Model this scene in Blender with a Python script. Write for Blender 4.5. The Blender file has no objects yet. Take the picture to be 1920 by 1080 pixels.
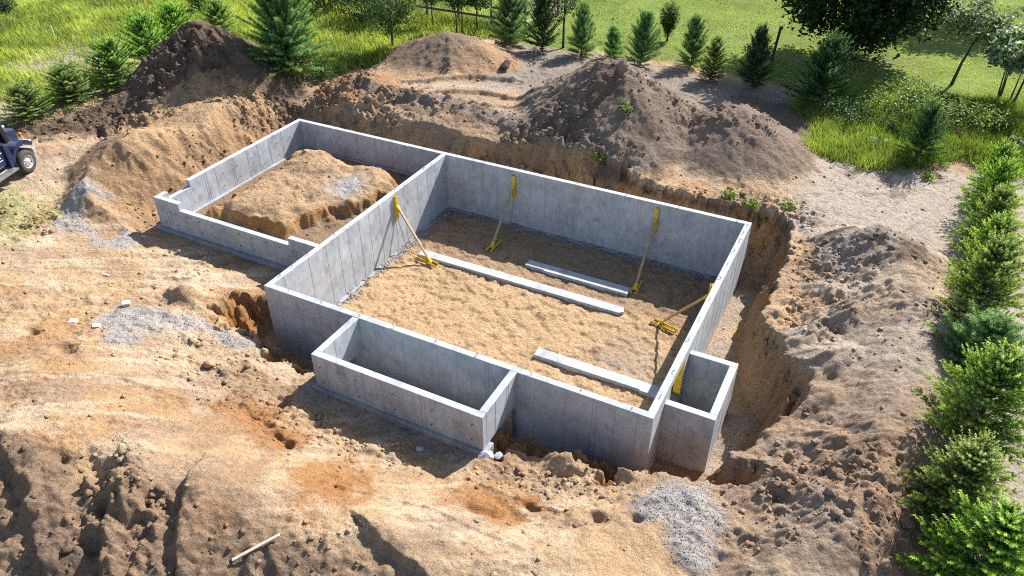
import bpy, math, random
import numpy as np
from mathutils import Matrix, Vector

random.seed(7)
rng = np.random.default_rng(7)
scn = bpy.context.scene
COL = scn.collection

# ------------------------------------------------------------------ camera, sky, sun, exposure
CAM = np.array([15.647, -13.530, 16.003])
FOC = 1422.0
_yaw, _pit, _rol = -0.4763, -0.6191, -0.0024
_F = np.array([math.sin(_yaw) * math.cos(_pit), math.cos(_yaw) * math.cos(_pit), math.sin(_pit)])
_R = np.array([math.cos(_yaw), -math.sin(_yaw), 0.0])
_U = np.cross(_R, _F)
_R2 = _R * math.cos(_rol) + _U * math.sin(_rol)
_U2 = -_R * math.sin(_rol) + _U * math.cos(_rol)


def at(u, v, z=2.2):
    """ground point (height z) seen at photo pixel u, v (1920x1080)"""
    d = _F + _R2 * (u - 960) / FOC - _U2 * (v - 540) / FOC
    s = (z - CAM[2]) / d[2]
    p = CAM + s * d
    return np.array([p[0], p[1], z])


cam_data = bpy.data.cameras.new("camera")
cam_data.sensor_width = 36.0
cam_data.lens = 36.0 * FOC / 1920.0
cam_data.clip_start = 0.1
cam_data.clip_end = 2000
cam = bpy.data.objects.new("camera", cam_data)
M = Matrix(((_R2[0], _U2[0], -_F[0], CAM[0]), (_R2[1], _U2[1], -_F[1], CAM[1]), (_R2[2], _U2[2], -_F[2], CAM[2]), (0, 0, 0, 1)))
cam.matrix_world = M
COL.objects.link(cam)
scn.camera = cam

SUN = np.array([0.36, 1.12, 1.0])
SUN /= np.linalg.norm(SUN)
world = bpy.data.worlds.new("World")
scn.world = world
world.use_nodes = True
wn = world.node_tree.nodes
wn.clear()
sky = wn.new("ShaderNodeTexSky")
sky.sky_type = 'NISHITA'
sky.sun_disc = False
sky.sun_elevation = math.asin(SUN[2])
sky.sun_rotation = math.atan2(SUN[0], SUN[1])
sky.air_density = 1.0
sky.dust_density = 1.0
bg = wn.new("ShaderNodeBackground")
bg.inputs['Strength'].default_value = 0.10
wo = wn.new("ShaderNodeOutputWorld")
world.node_tree.links.new(sky.outputs[0], bg.inputs[0])
world.node_tree.links.new(bg.outputs[0], wo.inputs[0])

sl = bpy.data.lights.new("sun", 'SUN')
sl.energy = 5.0
sl.angle = math.radians(0.53)
sl.color = (1.0, 0.965, 0.915)
sun = bpy.data.objects.new("sun", sl)
sun.rotation_euler = Vector(-SUN).to_track_quat('-Z', 'Y').to_euler()
sun.location = (0, 0, 60)
COL.objects.link(sun)

scn.view_settings.view_transform = 'Standard'
scn.view_settings.look = 'None'
scn.view_settings.gamma = 1.0
scn.view_settings.use_curve_mapping = False
scn.view_settings.exposure = 1.02
scn.cycles.max_bounces = 6
scn.cycles.use_denoising = False
scn.cycles.filter_width = 1.1
scn.cycles.transparent_max_bounces = 4

# ------------------------------------------------------------------ noise
_T = rng.random((16, 256, 256)).astype(np.float32) * 2 - 1


def vn(x, y, k=0):
    x = np.asarray(x, np.float32)
    y = np.asarray(y, np.float32)
    xf = np.floor(x)
    yf = np.floor(y)
    fx = x - xf
    fy = y - yf
    xi = xf.astype(np.int32) & 255
    yi = yf.astype(np.int32) & 255
    x1 = (xi + 1) & 255
    y1 = (yi + 1) & 255
    fx = fx * fx * fx * (fx * (fx * 6 - 15) + 10)
    fy = fy * fy * fy * (fy * (fy * 6 - 15) + 10)
    t = _T[k % 16]
    a = t[xi, yi] * (1 - fx) + t[x1, yi] * fx
    b = t[xi, y1] * (1 - fx) + t[x1, y1] * fx
    return a * (1 - fy) + b * fy


def fbm(x, y, wl, oct=4, k=0, gain=0.5, ridged=False):
    s = 0
    amp = 1.0
    tot = 0
    f = 1.0 / wl
    ca, sa = 1.0, 0.0
    for i in range(oct):
        ang = 0.6 + i * 1.1
        ca, sa = math.cos(ang), math.sin(ang)
        n = vn((x * ca - y * sa) * f + 17.3 * i + k * 5.1, (x * sa + y * ca) * f + 9.7 * i, k + i)
        if ridged:
            n = 1 - 2 * np.abs(n)
        s = s + n * amp
        tot += amp
        amp *= gain
        f *= 2.03
    return s / tot


def cells(x, y, wl, k=0, sharp=1.5):
    """angular lumps: tallest of the cones standing on a jittered lattice"""
    x = (np.asarray(x, np.float32) / wl).astype(np.float32)
    y = (np.asarray(y, np.float32) / wl).astype(np.float32)
    xi = np.floor(x).astype(np.int32)
    yi = np.floor(y).astype(np.int32)
    best = np.zeros(x.shape, np.float32)
    for dx in (-1, 0, 1):
        for dy in (-1, 0, 1):
            a = (xi + dx) & 255
            b = (yi + dy) & 255
            jx = _T[k % 16][a, b] * 0.5 + 0.5
            jy = _T[(k + 3) % 16][a, b] * 0.5 + 0.5
            hh = _T[(k + 5) % 16][a, b] * 0.5 + 0.5
            ex = _T[(k + 7) % 16][a, b] * 0.35
            px = x - (xi + dx + jx)
            py = y - (yi + dy + jy)
            d = np.maximum(np.abs(px * (1 + ex) + py * 0.4), np.abs(py * (1 - ex) - px * 0.4)) * 0.6 + 0.4 * np.hypot(px, py)
            best = np.maximum(best, hh * np.minimum(1.0, (1.0 - d * sharp / (0.35 + 0.65 * hh)) * 1.6))
    return best


def sstep(a, b, x):
    t = np.clip((x - a) / (b - a), 0, 1)
    return t * t * (3 - 2 * t)


def poly_sd(x, y, P):
    """signed distance to polygon, negative inside"""
    P = np.asarray(P, np.float32)
    d = np.full(x.shape, 1e9, np.float32)
    ins = np.zeros(x.shape, bool)
    n = len(P)
    for i in range(n):
        ax, ay = P[i]
        bx, by = P[(i + 1) % n]
        ex, ey = bx - ax, by - ay
        wx, wy = x - ax, y - ay
        t = np.clip((wx * ex + wy * ey) / (ex * ex + ey * ey + 1e-9), 0, 1)
        d = np.minimum(d, np.hypot(wx - ex * t, wy - ey * t))
        c = ((ay <= y) & (by > y)) | ((by <= y) & (ay > y))
        with np.errstate(divide='ignore', invalid='ignore'):
            xx = ax + (y - ay) / (by - ay + 1e-12) * ex
        ins ^= c & (x < xx)
    return np.where(ins, -d, d)


def line_d(x, y, P):
    """distance to polyline and signed side (of nearest segment)"""
    d = np.full(x.shape, 1e9, np.float32)
    sd = np.zeros(x.shape, np.float32)
    for (ax, ay), (bx, by) in zip(P[:-1], P[1:]):
        ex, ey = bx - ax, by - ay
        wx, wy = x - ax, y - ay
        t = np.clip((wx * ex + wy * ey) / (ex * ex + ey * ey + 1e-9), 0, 1)
        dd = np.hypot(wx - ex * t, wy - ey * t)
        m = dd < d
        d = np.where(m, dd, d)
        sd = np.where(m, np.sign(ex * wy - ey * wx) * dd, sd)
    return d, sd


def PX(L, z=2.2):
    return [tuple(at(u, v, z)[:2]) for u, v in L]


# ------------------------------------------------------------------ object helpers
def tag(o, label=None, cat=None, group=None, kind=None):
    if label:
        o["label"] = label
    if cat:
        o["category"] = cat
    if group:
        o["group"] = group
    if kind:
        o["kind"] = kind
    return o


def thing(name, label, cat, loc=(0, 0, 0), rz=0.0, group=None):
    o = bpy.data.objects.new(name, None)
    o.empty_display_size = 0.2
    o.location = loc
    o.rotation_euler = (0, 0, rz)
    COL.objects.link(o)
    return tag(o, label, cat, group)


def link(name, me, parent=None):
    o = bpy.data.objects.new(name, me)
    COL.objects.link(o)
    if parent is not None:
        o.parent = parent
    return o


def mesh_np(name, V, Fc, mat=None, cols=None, smooth=False):
    """V (n,3), Fc (m,3|4) int array"""
    V = np.ascontiguousarray(V, np.float32)
    Fc = np.ascontiguousarray(Fc, np.int32)
    me = bpy.data.meshes.new(name)
    k = Fc.shape[1]
    me.vertices.add(len(V))
    me.vertices.foreach_set("co", V.ravel())
    me.loops.add(Fc.size)
    me.loops.foreach_set("vertex_index", Fc.ravel())
    me.polygons.add(len(Fc))
    me.polygons.foreach_set("loop_start", np.arange(0, Fc.size, k, dtype=np.int32))
    me.polygons.foreach_set("loop_total", np.full(len(Fc), k, np.int32))
    if smooth:
        me.polygons.foreach_set("use_smooth", np.ones(len(Fc), bool))
    if cols is not None:
        a = me.color_attributes.new("col", 'FLOAT_COLOR', 'POINT')
        c = np.ones((len(V), 4), np.float32)
        c[:, :3] = cols
        a.data.foreach_set("color", c.ravel())
    me.update(calc_edges=True)
    if mat is not None:
        me.materials.append(mat)
    return me


class MB:
    """small mesh builder: boxes, prisms, tubes, joined into one mesh"""

    def __init__(s):
        s.v = []
        s.f = []

    def add(s, V, Fs):
        b = len(s.v)
        s.v += [tuple(map(float, q)) for q in V]
        s.f += [tuple(b + i for i in f) for f in Fs]
        return s

    def box(s, x0, x1, y0, y1, z0, z1):
        V = [(x0, y0, z0), (x1, y0, z0), (x1, y1, z0), (x0, y1, z0), (x0, y0, z1), (x1, y0, z1), (x1, y1, z1), (x0, y1, z1)]
        return s.add(V, [(3, 2, 1, 0), (4, 5, 6, 7), (0, 1, 5, 4), (1, 2, 6, 5), (2, 3, 7, 6), (3, 0, 4, 7)])

    def beam(s, a, b, w, h, up=(0, 0, 1)):
        a = Vector(a)
        b = Vector(b)
        d = (b - a).normalized()
        u = Vector(up)
        if abs(d.dot(u)) > 0.98:
            u = Vector((0, 1, 0))
        r = d.cross(u).normalized() * (w / 2)
        u = r.cross(d).normalized() * (h / 2)
        V = [a - r - u, a + r - u, a + r + u, a - r + u, b - r - u, b + r - u, b + r + u, b - r + u]
        return s.add(V, [(3, 2, 1, 0), (4, 5, 6, 7), (0, 1, 5, 4), (1, 2, 6, 5), (2, 3, 7, 6), (3, 0, 4, 7)])

    def prism(s, prof, axis, a0, a1):
        """prof: polygon of (s,z); axis 'x': s=y extruded along x; axis 'y': s=x extruded along y; axis 'z': (x,y) along z"""
        n = len(prof)
        if axis == 'x':
            A = [(a0, p, q) for p, q in prof]
            B = [(a1, p, q) for p, q in prof]
        elif axis == 'y':
            A = [(p, a0, q) for p, q in prof]
            B = [(p, a1, q) for p, q in prof]
        else:
            A = [(p, q, a0) for p, q in prof]
            B = [(p, q, a1) for p, q in prof]
        Fs = [tuple(range(n))[::-1], tuple(range(n, 2 * n))]
        for i in range(n):
            j = (i + 1) % n
            Fs.append((i, j, n + j, n + i))
        return s.add(A + B, Fs)

    def tube(s, pts, rad, n=6, caps=True):
        pts = [Vector(p) for p in pts]
        if not hasattr(rad, '__len__'):
            rad = [rad] * len(pts)
        b = len(s.v)
        for i, p in enumerate(pts):
            d = (pts[min(i + 1, len(pts) - 1)] - pts[max(i - 1, 0)]).normalized()
            u = Vector((0, 0, 1)) if abs(d.z) < 0.9 else Vector((1, 0, 0))
            r = d.cross(u).normalized()
            u = r.cross(d).normalized()
            for k in range(n):
                a = 2 * math.pi * k / n
                s.v.append(tuple(p + (r * math.cos(a) + u * math.sin(a)) * rad[i]))
        for i in range(len(pts) - 1):
            for k in range(n):
                k2 = (k + 1) % n
                s.f.append((b + i * n + k, b + i * n + k2, b + (i + 1) * n + k2, b + (i + 1) * n + k))
        if caps:
            s.f.append(tuple(b + k for k in range(n))[::-1])
            e = b + (len(pts) - 1) * n
            s.f.append(tuple(e + k for k in range(n)))
        return s

    def lathe(s, prof, axis='y', n=24, c=(0, 0, 0)):
        """prof: list of (r, h) around axis"""
        b = len(s.v)
        for r, h in prof:
            for k in range(n):
                a = 2 * math.pi * k / n
                p, q = r * math.cos(a), r * math.sin(a)
                if axis == 'y':
                    V = (p, h, q)
                elif axis == 'x':
                    V = (h, p, q)
                else:
                    V = (p, q, h)
                s.v.append((V[0] + c[0], V[1] + c[1], V[2] + c[2]))
        for i in range(len(prof) - 1):
            for k in range(n):
                k2 = (k + 1) % n
                s.f.append((b + i * n + k, b + i * n + k2, b + (i + 1) * n + k2, b + (i + 1) * n + k))
        return s

    def mesh(s, name, mat, smooth=False):
        me = bpy.data.meshes.new(name)
        me.from_pydata(s.v, [], s.f)
        import bmesh
        bm = bmesh.new()
        bm.from_mesh(me)
        bmesh.ops.recalc_face_normals(bm, faces=bm.faces)
        bm.to_mesh(me)
        bm.free()
        if smooth:
            for p in me.polygons:
                p.use_smooth = True
        me.update()
        if mat:
            me.materials.append(mat)
        return me

    def build(s, name, mat, parent=None, smooth=False, bevel=0.0):
        o = link(name, s.mesh(name, mat, smooth), parent)
        if bevel:
            m = o.modifiers.new("bevel", 'BEVEL')
            m.width = bevel
            m.segments = 2
            m.limit_method = 'ANGLE'
        return o


# ------------------------------------------------------------------ materials
def new_mat(name):
    m = bpy.data.materials.new(name)
    m.use_nodes = True
    nt = m.node_tree
    return m, nt, nt.nodes, nt.links, nt.nodes["Principled BSDF"]


def plain(name, col, rough=0.6, metal=0.0, var=0.12, scale=6.0, bump=0.0, spec=0.4, coat=0.0):
    m, nt, N, L, P = new_mat(name)
    tc = N.new("ShaderNodeTexCoord")
    nz = N.new("ShaderNodeTexNoise")
    nz.inputs['Scale'].default_value = scale
    nz.inputs['Detail'].default_value = 6
    L.new(tc.outputs['Object'], nz.inputs['Vector'])
    mr = N.new("ShaderNodeMapRange")
    mr.inputs['From Min'].default_value = 0.3
    mr.inputs['From Max'].default_value = 0.7
    mr.inputs['To Min'].default_value = 1 - var
    mr.inputs['To Max'].default_value = 1 + var
    L.new(nz.outputs['Fac'], mr.inputs['Value'])
    vm = N.new("ShaderNodeVectorMath")
    vm.operation = 'SCALE'
    vm.inputs[0].default_value = col
    L.new(mr.outputs[0], vm.inputs['Scale'])
    L.new(vm.outputs[0], P.inputs['Base Color'])
    P.inputs['Roughness'].default_value = rough
    P.inputs['Metallic'].default_value = metal
    P.inputs['Specular IOR Level'].default_value = spec
    P.inputs['Coat Weight'].default_value = coat
    if bump:
        b = N.new("ShaderNodeBump")
        b.inputs['Strength'].default_value = bump
        b.inputs['Distance'].default_value = 0.02
        L.new(nz.outputs['Fac'], b.inputs['Height'])
        L.new(b.outputs[0], P.inputs['Normal'])
    return m


def soil_mat():
    m, nt, N, L, P = new_mat("soil")
    at_ = N.new("ShaderNodeAttribute")
    at_.attribute_name = "col"
    tc = N.new("ShaderNodeTexCoord")
    n1 = N.new("ShaderNodeTexNoise")
    n1.inputs['Scale'].default_value = 9.0
    n1.inputs['Detail'].default_value = 8
    n1.inputs['Roughness'].default_value = 0.68
    n2 = N.new("ShaderNodeTexNoise")
    n2.inputs['Scale'].default_value = 34.0
    n2.inputs['Detail'].default_value = 4
    n2.inputs['Roughness'].default_value = 0.7
    vo = N.new("ShaderNodeTexVoronoi")
    vo.inputs['Scale'].default_value = 14.0
    for n in (n1, n2, vo):
        L.new(tc.outputs['Object'], n.inputs['Vector'])
    r1 = N.new("ShaderNodeMapRange")
    r1.inputs['From Min'].default_value = 0.28
    r1.inputs['From Max'].default_value = 0.72
    r1.inputs['To Min'].default_value = 0.74
    r1.inputs['To Max'].default_value = 1.25
    L.new(n1.outputs['Fac'], r1.inputs['Value'])
    r2 = N.new("ShaderNodeMapRange")
    r2.inputs['From Min'].default_value = 0.3
    r2.inputs['From Max'].default_value = 0.7
    r2.inputs['To Min'].default_value = 0.76
    r2.inputs['To Max'].default_value = 1.2
    L.new(n2.outputs['Fac'], r2.inputs['Value'])
    mu = N.new("ShaderNodeMath")
    mu.operation = 'MULTIPLY'
    L.new(r1.outputs[0], mu.inputs[0])
    L.new(r2.outputs[0], mu.inputs[1])
    # scattered pale pebbles
    pr = N.new("ShaderNodeMapRange")
    pr.inputs['From Min'].default_value = 0.10
    pr.inputs['From Max'].default_value = 0.16
    pr.inputs['To Min'].default_value = 1.0
    pr.inputs['To Max'].default_value = 0.0
    L.new(vo.outputs['Distance'], pr.inputs['Value'])
    rc = N.new("ShaderNodeSeparateColor")
    L.new(vo.outputs['Color'], rc.inputs[0])
    gt = N.new("ShaderNodeMath")
    gt.operation = 'GREATER_THAN'
    gt.inputs[1].default_value = 0.93
    L.new(rc.outputs[0], gt.inputs[0])
    pm = N.new("ShaderNodeMath")
    pm.operation = 'MULTIPLY'
    L.new(pr.outputs[0], pm.inputs[0])
    L.new(gt.outputs[0], pm.inputs[1])
    vm = N.new("ShaderNodeVectorMath")
    vm.operation = 'SCALE'
    L.new(at_.outputs['Color'], vm.inputs[0])
    L.new(mu.outputs[0], vm.inputs['Scale'])
    mx = N.new("ShaderNodeMix")
    mx.data_type = 'RGBA'
    L.new(pm.outputs[0], mx.inputs['Factor'])
    L.new(vm.outputs[0], mx.inputs['A'])
    mx.inputs['B'].default_value = (0.5, 0.46, 0.42, 1)
    L.new(mx.outputs['Result'], P.inputs['Base Color'])
    P.inputs['Roughness'].default_value = 0.95
    P.inputs['Specular IOR Level'].default_value = 0.1
    b1 = N.new("ShaderNodeBump")
    b1.inputs['Strength'].default_value = 0.9
    b1.inputs['Distance'].default_value = 0.22
    L.new(n1.outputs['Fac'], b1.inputs['Height'])
    b2 = N.new("ShaderNodeBump")
    b2.inputs['Strength'].default_value = 0.8
    b2.inputs['Distance'].default_value = 0.04
    L.new(n2.outputs['Fac'], b2.inputs['Height'])
    L.new(b1.outputs[0], b2.inputs['Normal'])
    L.new(b2.outputs[0], P.inputs['Normal'])
    return m


def concrete_mat(name="concrete", tone=1.0, streak=True):
    m, nt, N, L, P = new_mat(name)
    tc = N.new("ShaderNodeTexCoord")

    def noise(scale, detail, sc=(1, 1, 1), rough=0.6):
        mp = N.new("ShaderNodeMapping")
        mp.inputs['Scale'].default_value = sc
        L.new(tc.outputs['Object'], mp.inputs['Vector'])
        n = N.new("ShaderNodeTexNoise")
        n.inputs['Scale'].default_value = scale
        n.inputs['Detail'].default_value = detail
        n.inputs['Roughness'].default_value = rough
        L.new(mp.outputs[0], n.inputs['Vector'])
        return n

    def rng_(n, a, b, lo, hi):
        r = N.new("ShaderNodeMapRange")
        r.inputs['From Min'].default_value = a
        r.inputs['From Max'].default_value = b
        r.inputs['To Min'].default_value = lo
        r.inputs['To Max'].default_value = hi
        L.new(n.outputs['Fac'], r.inputs['Value'])
        return r

    big = rng_(noise(0.9, 6, rough=0.7), 0.3, 0.7, 0.74, 1.18)
    mid = rng_(noise(5.5, 6, (1, 1, 0.5)), 0.3, 0.7, 0.85, 1.12)
    stk = rng_(noise(3.2, 4, (1.6, 1.6, 0.12)), 0.34, 0.7, 0.95, 1.03)
    fine = rng_(noise(60, 3), 0.3, 0.7, 0.93, 1.07)
    cur = None
    for r in (big, mid, stk, fine):
        if cur is None:
            cur = r.outputs[0]
            continue
        mu = N.new("ShaderNodeMath")
        mu.operation = 'MULTIPLY'
        L.new(cur, mu.inputs[0])
        L.new(r.outputs[0], mu.inputs[1])
        cur = mu.outputs[0]
    # dark damp blotches with a shape of their own
    bl = rng_(noise(1.7, 7, (1, 1, 0.8), 0.7), 0.56, 0.70, 1.0, 0.66)
    mu = N.new("ShaderNodeMath")
    mu.operation = 'MULTIPLY'
    L.new(cur, mu.inputs[0])
    L.new(bl.outputs[0], mu.inputs[1])
    hue = noise(0.6, 3)
    mx = N.new("ShaderNodeMix")
    mx.data_type = 'RGBA'
    L.new(hue.outputs['Fac'], mx.inputs['Factor'])
    mx.inputs['A'].default_value = (0.37 * tone, 0.41 * tone, 0.45 * tone, 1)
    mx.inputs['B'].default_value = (0.455 * tone, 0.45 * tone, 0.445 * tone, 1)
    vm = N.new("ShaderNodeVectorMath")
    vm.operation = 'SCALE'
    L.new(mx.outputs['Result'], vm.inputs[0])
    L.new(mu.outputs[0], vm.inputs['Scale'])
    L.new(vm.outputs[0], P.inputs['Base Color'])
    P.inputs['Roughness'].default_value = 0.85
    P.inputs['Specular IOR Level'].default_value = 0.25
    b = N.new("ShaderNodeBump")
    b.inputs['Strength'].default_value = 0.25
    b.inputs['Distance'].default_value = 0.01
    L.new(noise(30, 4).outputs['Fac'], b.inputs['Height'])
    L.new(b.outputs[0], P.inputs['Normal'])
    return m


def leaf_mat(name, trans=0.35, var=0.25, scale=3.0, rough=0.55, vary=False):
    m, nt, N, L, P = new_mat(name)
    at_ = N.new("ShaderNodeAttribute")
    at_.attribute_name = "col"
    tc = N.new("ShaderNodeTexCoord")
    nz = N.new("ShaderNodeTexNoise")
    nz.inputs['Scale'].default_value = scale
    L.new(tc.outputs['Object'], nz.inputs['Vector'])
    mr = N.new("ShaderNodeMapRange")
    mr.inputs['From Min'].default_value = 0.3
    mr.inputs['From Max'].default_value = 0.7
    mr.inputs['To Min'].default_value = 1 - var
    mr.inputs['To Max'].default_value = 1 + var
    L.new(nz.outputs['Fac'], mr.inputs['Value'])
    vm = N.new("ShaderNodeVectorMath")
    vm.operation = 'SCALE'
    L.new(at_.outputs['Color'], vm.inputs[0])
    L.new(mr.outputs[0], vm.inputs['Scale'])
    if vary:      # each tree a little different in hue and value
        oi = N.new("ShaderNodeObjectInfo")
        hs = N.new("ShaderNodeHueSaturation")
        for sock, lo, hi in (("Hue", 0.492, 0.515), ("Value", 0.95, 1.35), ("Saturation", 0.85, 1.05)):
            q = N.new("ShaderNodeMapRange")
            q.inputs['To Min'].default_value = lo
            q.inputs['To Max'].default_value = hi
            L.new(oi.outputs['Random'], q.inputs['Value'])
            L.new(q.outputs[0], hs.inputs[sock])
        L.new(vm.outputs[0], hs.inputs['Color'])
        vm = hs
    L.new(vm.outputs[0], P.inputs['Base Color'])
    P.inputs['Roughness'].default_value = rough
    P.inputs['Specular IOR Level'].default_value = 0.3
    tr = N.new("ShaderNodeBsdfTranslucent")
    v2 = N.new("ShaderNodeVectorMath")
    v2.operation = 'MULTIPLY'
    v2.inputs[1].default_value = (1.25, 1.25, 0.6)
    L.new(vm.outputs[0], v2.inputs[0])
    L.new(v2.outputs[0], tr.inputs['Color'])
    ms = N.new("ShaderNodeMixShader")
    ms.inputs[0].default_value = trans
    L.new(P.outputs[0], ms.inputs[1])
    L.new(tr.outputs[0], ms.inputs[2])
    L.new(ms.outputs[0], N["Material Output"].inputs['Surface'])
    return m


SOIL = soil_mat()
CONC = concrete_mat()
SEAM = plain("form_seam", (0.29, 0.305, 0.325), 0.9, var=0.35, scale=1.5)
RUST = plain("rusty_steel", (0.06, 0.045, 0.035), 0.7, 0.3)
YEL = plain("yellow_paint", (0.60, 0.42, 0.03), 0.6, var=0.35, scale=16)
TIMBER = plain("weathered_timber", (0.33, 0.25, 0.16), 0.8, var=0.25, scale=9, bump=0.3)
TIMBER2 = plain("fresh_timber", (0.50, 0.27, 0.08), 0.75, var=0.15, scale=9, bump=0.2)
PALEWOOD = plain("pale_wood", (0.58, 0.50, 0.38), 0.8, var=0.15, scale=10, bump=0.2)
GREYWOOD = plain("grey_wood", (0.16, 0.14, 0.12), 0.85, var=0.25, scale=9, bump=0.4)
NEEDLE = leaf_mat("conifer_needles", 0.42, vary=True)
LEAF = leaf_mat("leaves", 0.42)
GRASSM = leaf_mat("grass_blades", 0.45, var=0.3, scale=0.5)
BARK = plain("bark", (0.075, 0.06, 0.05), 0.9, var=0.3, scale=14, bump=0.6)

# ------------------------------------------------------------------ foundation dimensions (m)
T = 0.204
W, D = 12.60, 10.72            # basement, outer
GX, GY0 = -7.63, 2.50          # garage left face, garage front face
H = 2.44
BX0, BX1, BD = 3.42, 8.81, 1.91
SX, SY0, SY1, SZ = 13.94, 1.03, 3.49, 2.07
ZG, ZB = 1.21, 1.28            # undersides of garage / porch walls


# ------------------------------------------------------------------ terrain
def axis(segs, grow=1.09, lim=320.0):
    pts = [segs[0][0]]
    for a, b, st in segs:
        n = int(round((b - a) / st))
        pts += list(np.linspace(a, b, n + 1)[1:])
    st = segs[-1][2]
    while pts[-1] < lim:
        st *= grow
        pts.append(pts[-1] + st)
    st = segs[0][2]
    left = []
    p = pts[0]
    while p > -lim:
        st *= grow
        p -= st
        left.append(p)
    return np.array(left[::-1] + pts)


gx = axis([(-22, -12, 0.095), (-12, -3, 0.062), (-3, 20.6, 0.052)])
gy = axis([(-10.6, 2, 0.045), (2, 13, 0.055), (13, 21, 0.075), (21, 28, 0.12)])
X, Y = np.meshgrid(gx, gy)
X = X.astype(np.float32)
Y = Y.astype(np.float32)

# base relief: thin-plate through spot heights
CP = [(-40, -20, 2.2), (-40, 10, 2.2), (-40, 40, 2.2), (0, 60, 2.2), (40, 60, 2.3), (60, 20, 2.2), (40, -10, 2.2), (25, -20, 2.0),
      (-20, 20, 2.2), (-18, 8, 2.2), (-16, 3, 2.2), (-14, 1.5, 2.15), (-13, -2, 2.2), (-11, -0.5, 1.75), (-10.5, 1.2, 1.6), (-9, 1.2, 1.35),
      (-8, 1.6, 1.2), (-6, 1.4, 1.15), (-4, 1.5, 1.15), (-2, 1.4, 1.15), (-0.8, 1.2, 1.1),
      (-6, -0.2, 1.45), (-4, -0.4, 1.5), (-2.5, -0.3, 1.5), (-7, -2.5, 1.9), (-4, -2.6, 1.8), (-2, -2.4, 1.7), (-10, -5, 2.3),
      (0, -2.6, 1.55), (2, -2.9, 1.42), (4, -3.0, 1.32), (6, -3.0, 1.28), (8, -2.9, 1.25), (9.2, -2.1, 1.2), (10.5, -1.6, 1.15), (11.8, -1.6, 1.4), (13, -1.4, 1.75),
      (5, -2.0, 1.15), (7, -2.0, 1.15), (4, -2.0, 1.15),
      (14, -2.2, 1.95), (15.2, -1.2, 2.1), (14.8, -3.4, 2.05), (16.5, 0, 2.3), (16.3, 3, 2.35), (15.6, 6, 2.3), (15.5, 9, 2.25), (15.5, 12, 2.2), (20, 0, 2.15), (20, 8, 2.2),
      (20, 16, 2.2), (15, 16, 2.2), (15, 22, 2.2), (10, 24, 2.2), (4, 24, 2.2), (-3, 24, 2.2), (-10, 24, 2.2), (10, 13.5, 2.25), (6, 13, 2.3),
      (2, 14, 2.5), (-1, 14.5, 2.75), (-4, 14.3, 2.8), (-6, 13.2, 2.6), (0, 18, 2.5), (-3, 17, 2.7), (3, 18.5, 2.4), (-9, 12, 2.3), (-9.5, 16, 2.3),
      (-8, -7, 2.6), (-3, -5.6, 2.6), (-1, -4.6, 2.35), (1, -4.6, 2.1), (3, -4.8, 2.05), (5.5, -4.6, 1.9), (8, -4.3, 1.8), (10.5, -3.8, 1.75), (12.5, -3.3, 1.85),
      (-1, -7.9, 3.0), (1, -7.7, 3.05), (3, -7.25, 3.0), (4.9, -6.75, 2.85), (6.3, -6.6, 2.65), (8.2, -6.1, 2.6), (10, -5.7, 2.6), (11.5, -5.5, 2.5), (13, -5.2, 2.35),
      (-1, -10.8, 2.35), (2, -9.9, 2.3), (4.5, -8.9, 2.2), (7, -8.1, 2.1), (9.5, -7.6, 2.1), (12, -7.2, 2.15), (15, -5.5, 2.15), (18, -5, 2.2), (5, -13, 1.2), (12, -12, 1.4)]
CP = np.array(CP, np.float64)


def tps_fit(P, reg=0.02):
    n = len(P)
    d2 = ((P[:, None, :2] - P[None, :, :2]) ** 2).sum(-1)
    K = 0.5 * d2 * np.log(d2 + 1e-9)
    A = np.zeros((n + 3, n + 3))
    A[:n, :n] = K + reg * np.eye(n)
    A[:n, n] = 1
    A[:n, n + 1:] = P[:, :2]
    A[n:, :n] = A[:n, n:].T
    return np.linalg.solve(A, np.concatenate([P[:, 2], np.zeros(3)]))


_w = tps_fit(CP)
cxs = np.arange(-44, 44.01, 0.5)
cys = np.arange(-16, 44.01, 0.5)
CX, CY = np.meshgrid(cxs, cys)
CZ = np.full(CX.shape, 0.0)
n_ = len(CP)
for i in range(n_):
    d2 = (CX - CP[i, 0]) ** 2 + (CY - CP[i, 1]) ** 2
    CZ += _w[i] * 0.5 * d2 * np.log(d2 + 1e-9)
CZ += _w[n_] + _w[n_ + 1] * CX + _w[n_ + 2] * CY


def grid_sample(x, y):
    fx = np.clip((x - cxs[0]) / 0.5, 0, len(cxs) - 1.001)
    fy = np.clip((y - cys[0]) / 0.5, 0, len(cys) - 1.001)
    i = fx.astype(int)
    j = fy.astype(int)
    a = fx - i
    b = fy - j
    return (CZ[j, i] * (1 - a) * (1 - b) + CZ[j, i + 1] * a * (1 - b) + CZ[j + 1, i] * (1 - a) * b + CZ[j + 1, i + 1] * a * b)


far = sstep(0, 8, np.maximum(np.maximum(-24 - X, X - 24), np.maximum(-12 - Y, Y - 26)))
Z = (grid_sample(X, Y) * (1 - far) + 2.2 * far).astype(np.float32)
n_lo = fbm(X, Y, 3.2, 4, 1)
n_mid = fbm(X, Y, 0.9, 4, 3)
n_fine = fbm(X, Y, 0.30, 3, 5)
n_rid = fbm(X, Y, 0.75, 4, 7, ridged=True)
n_clod = fbm(X, Y, 0.34, 3, 9, ridged=True)

# ---- piles -------------------------------------------------------------------------------------
PILES = {}


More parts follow.
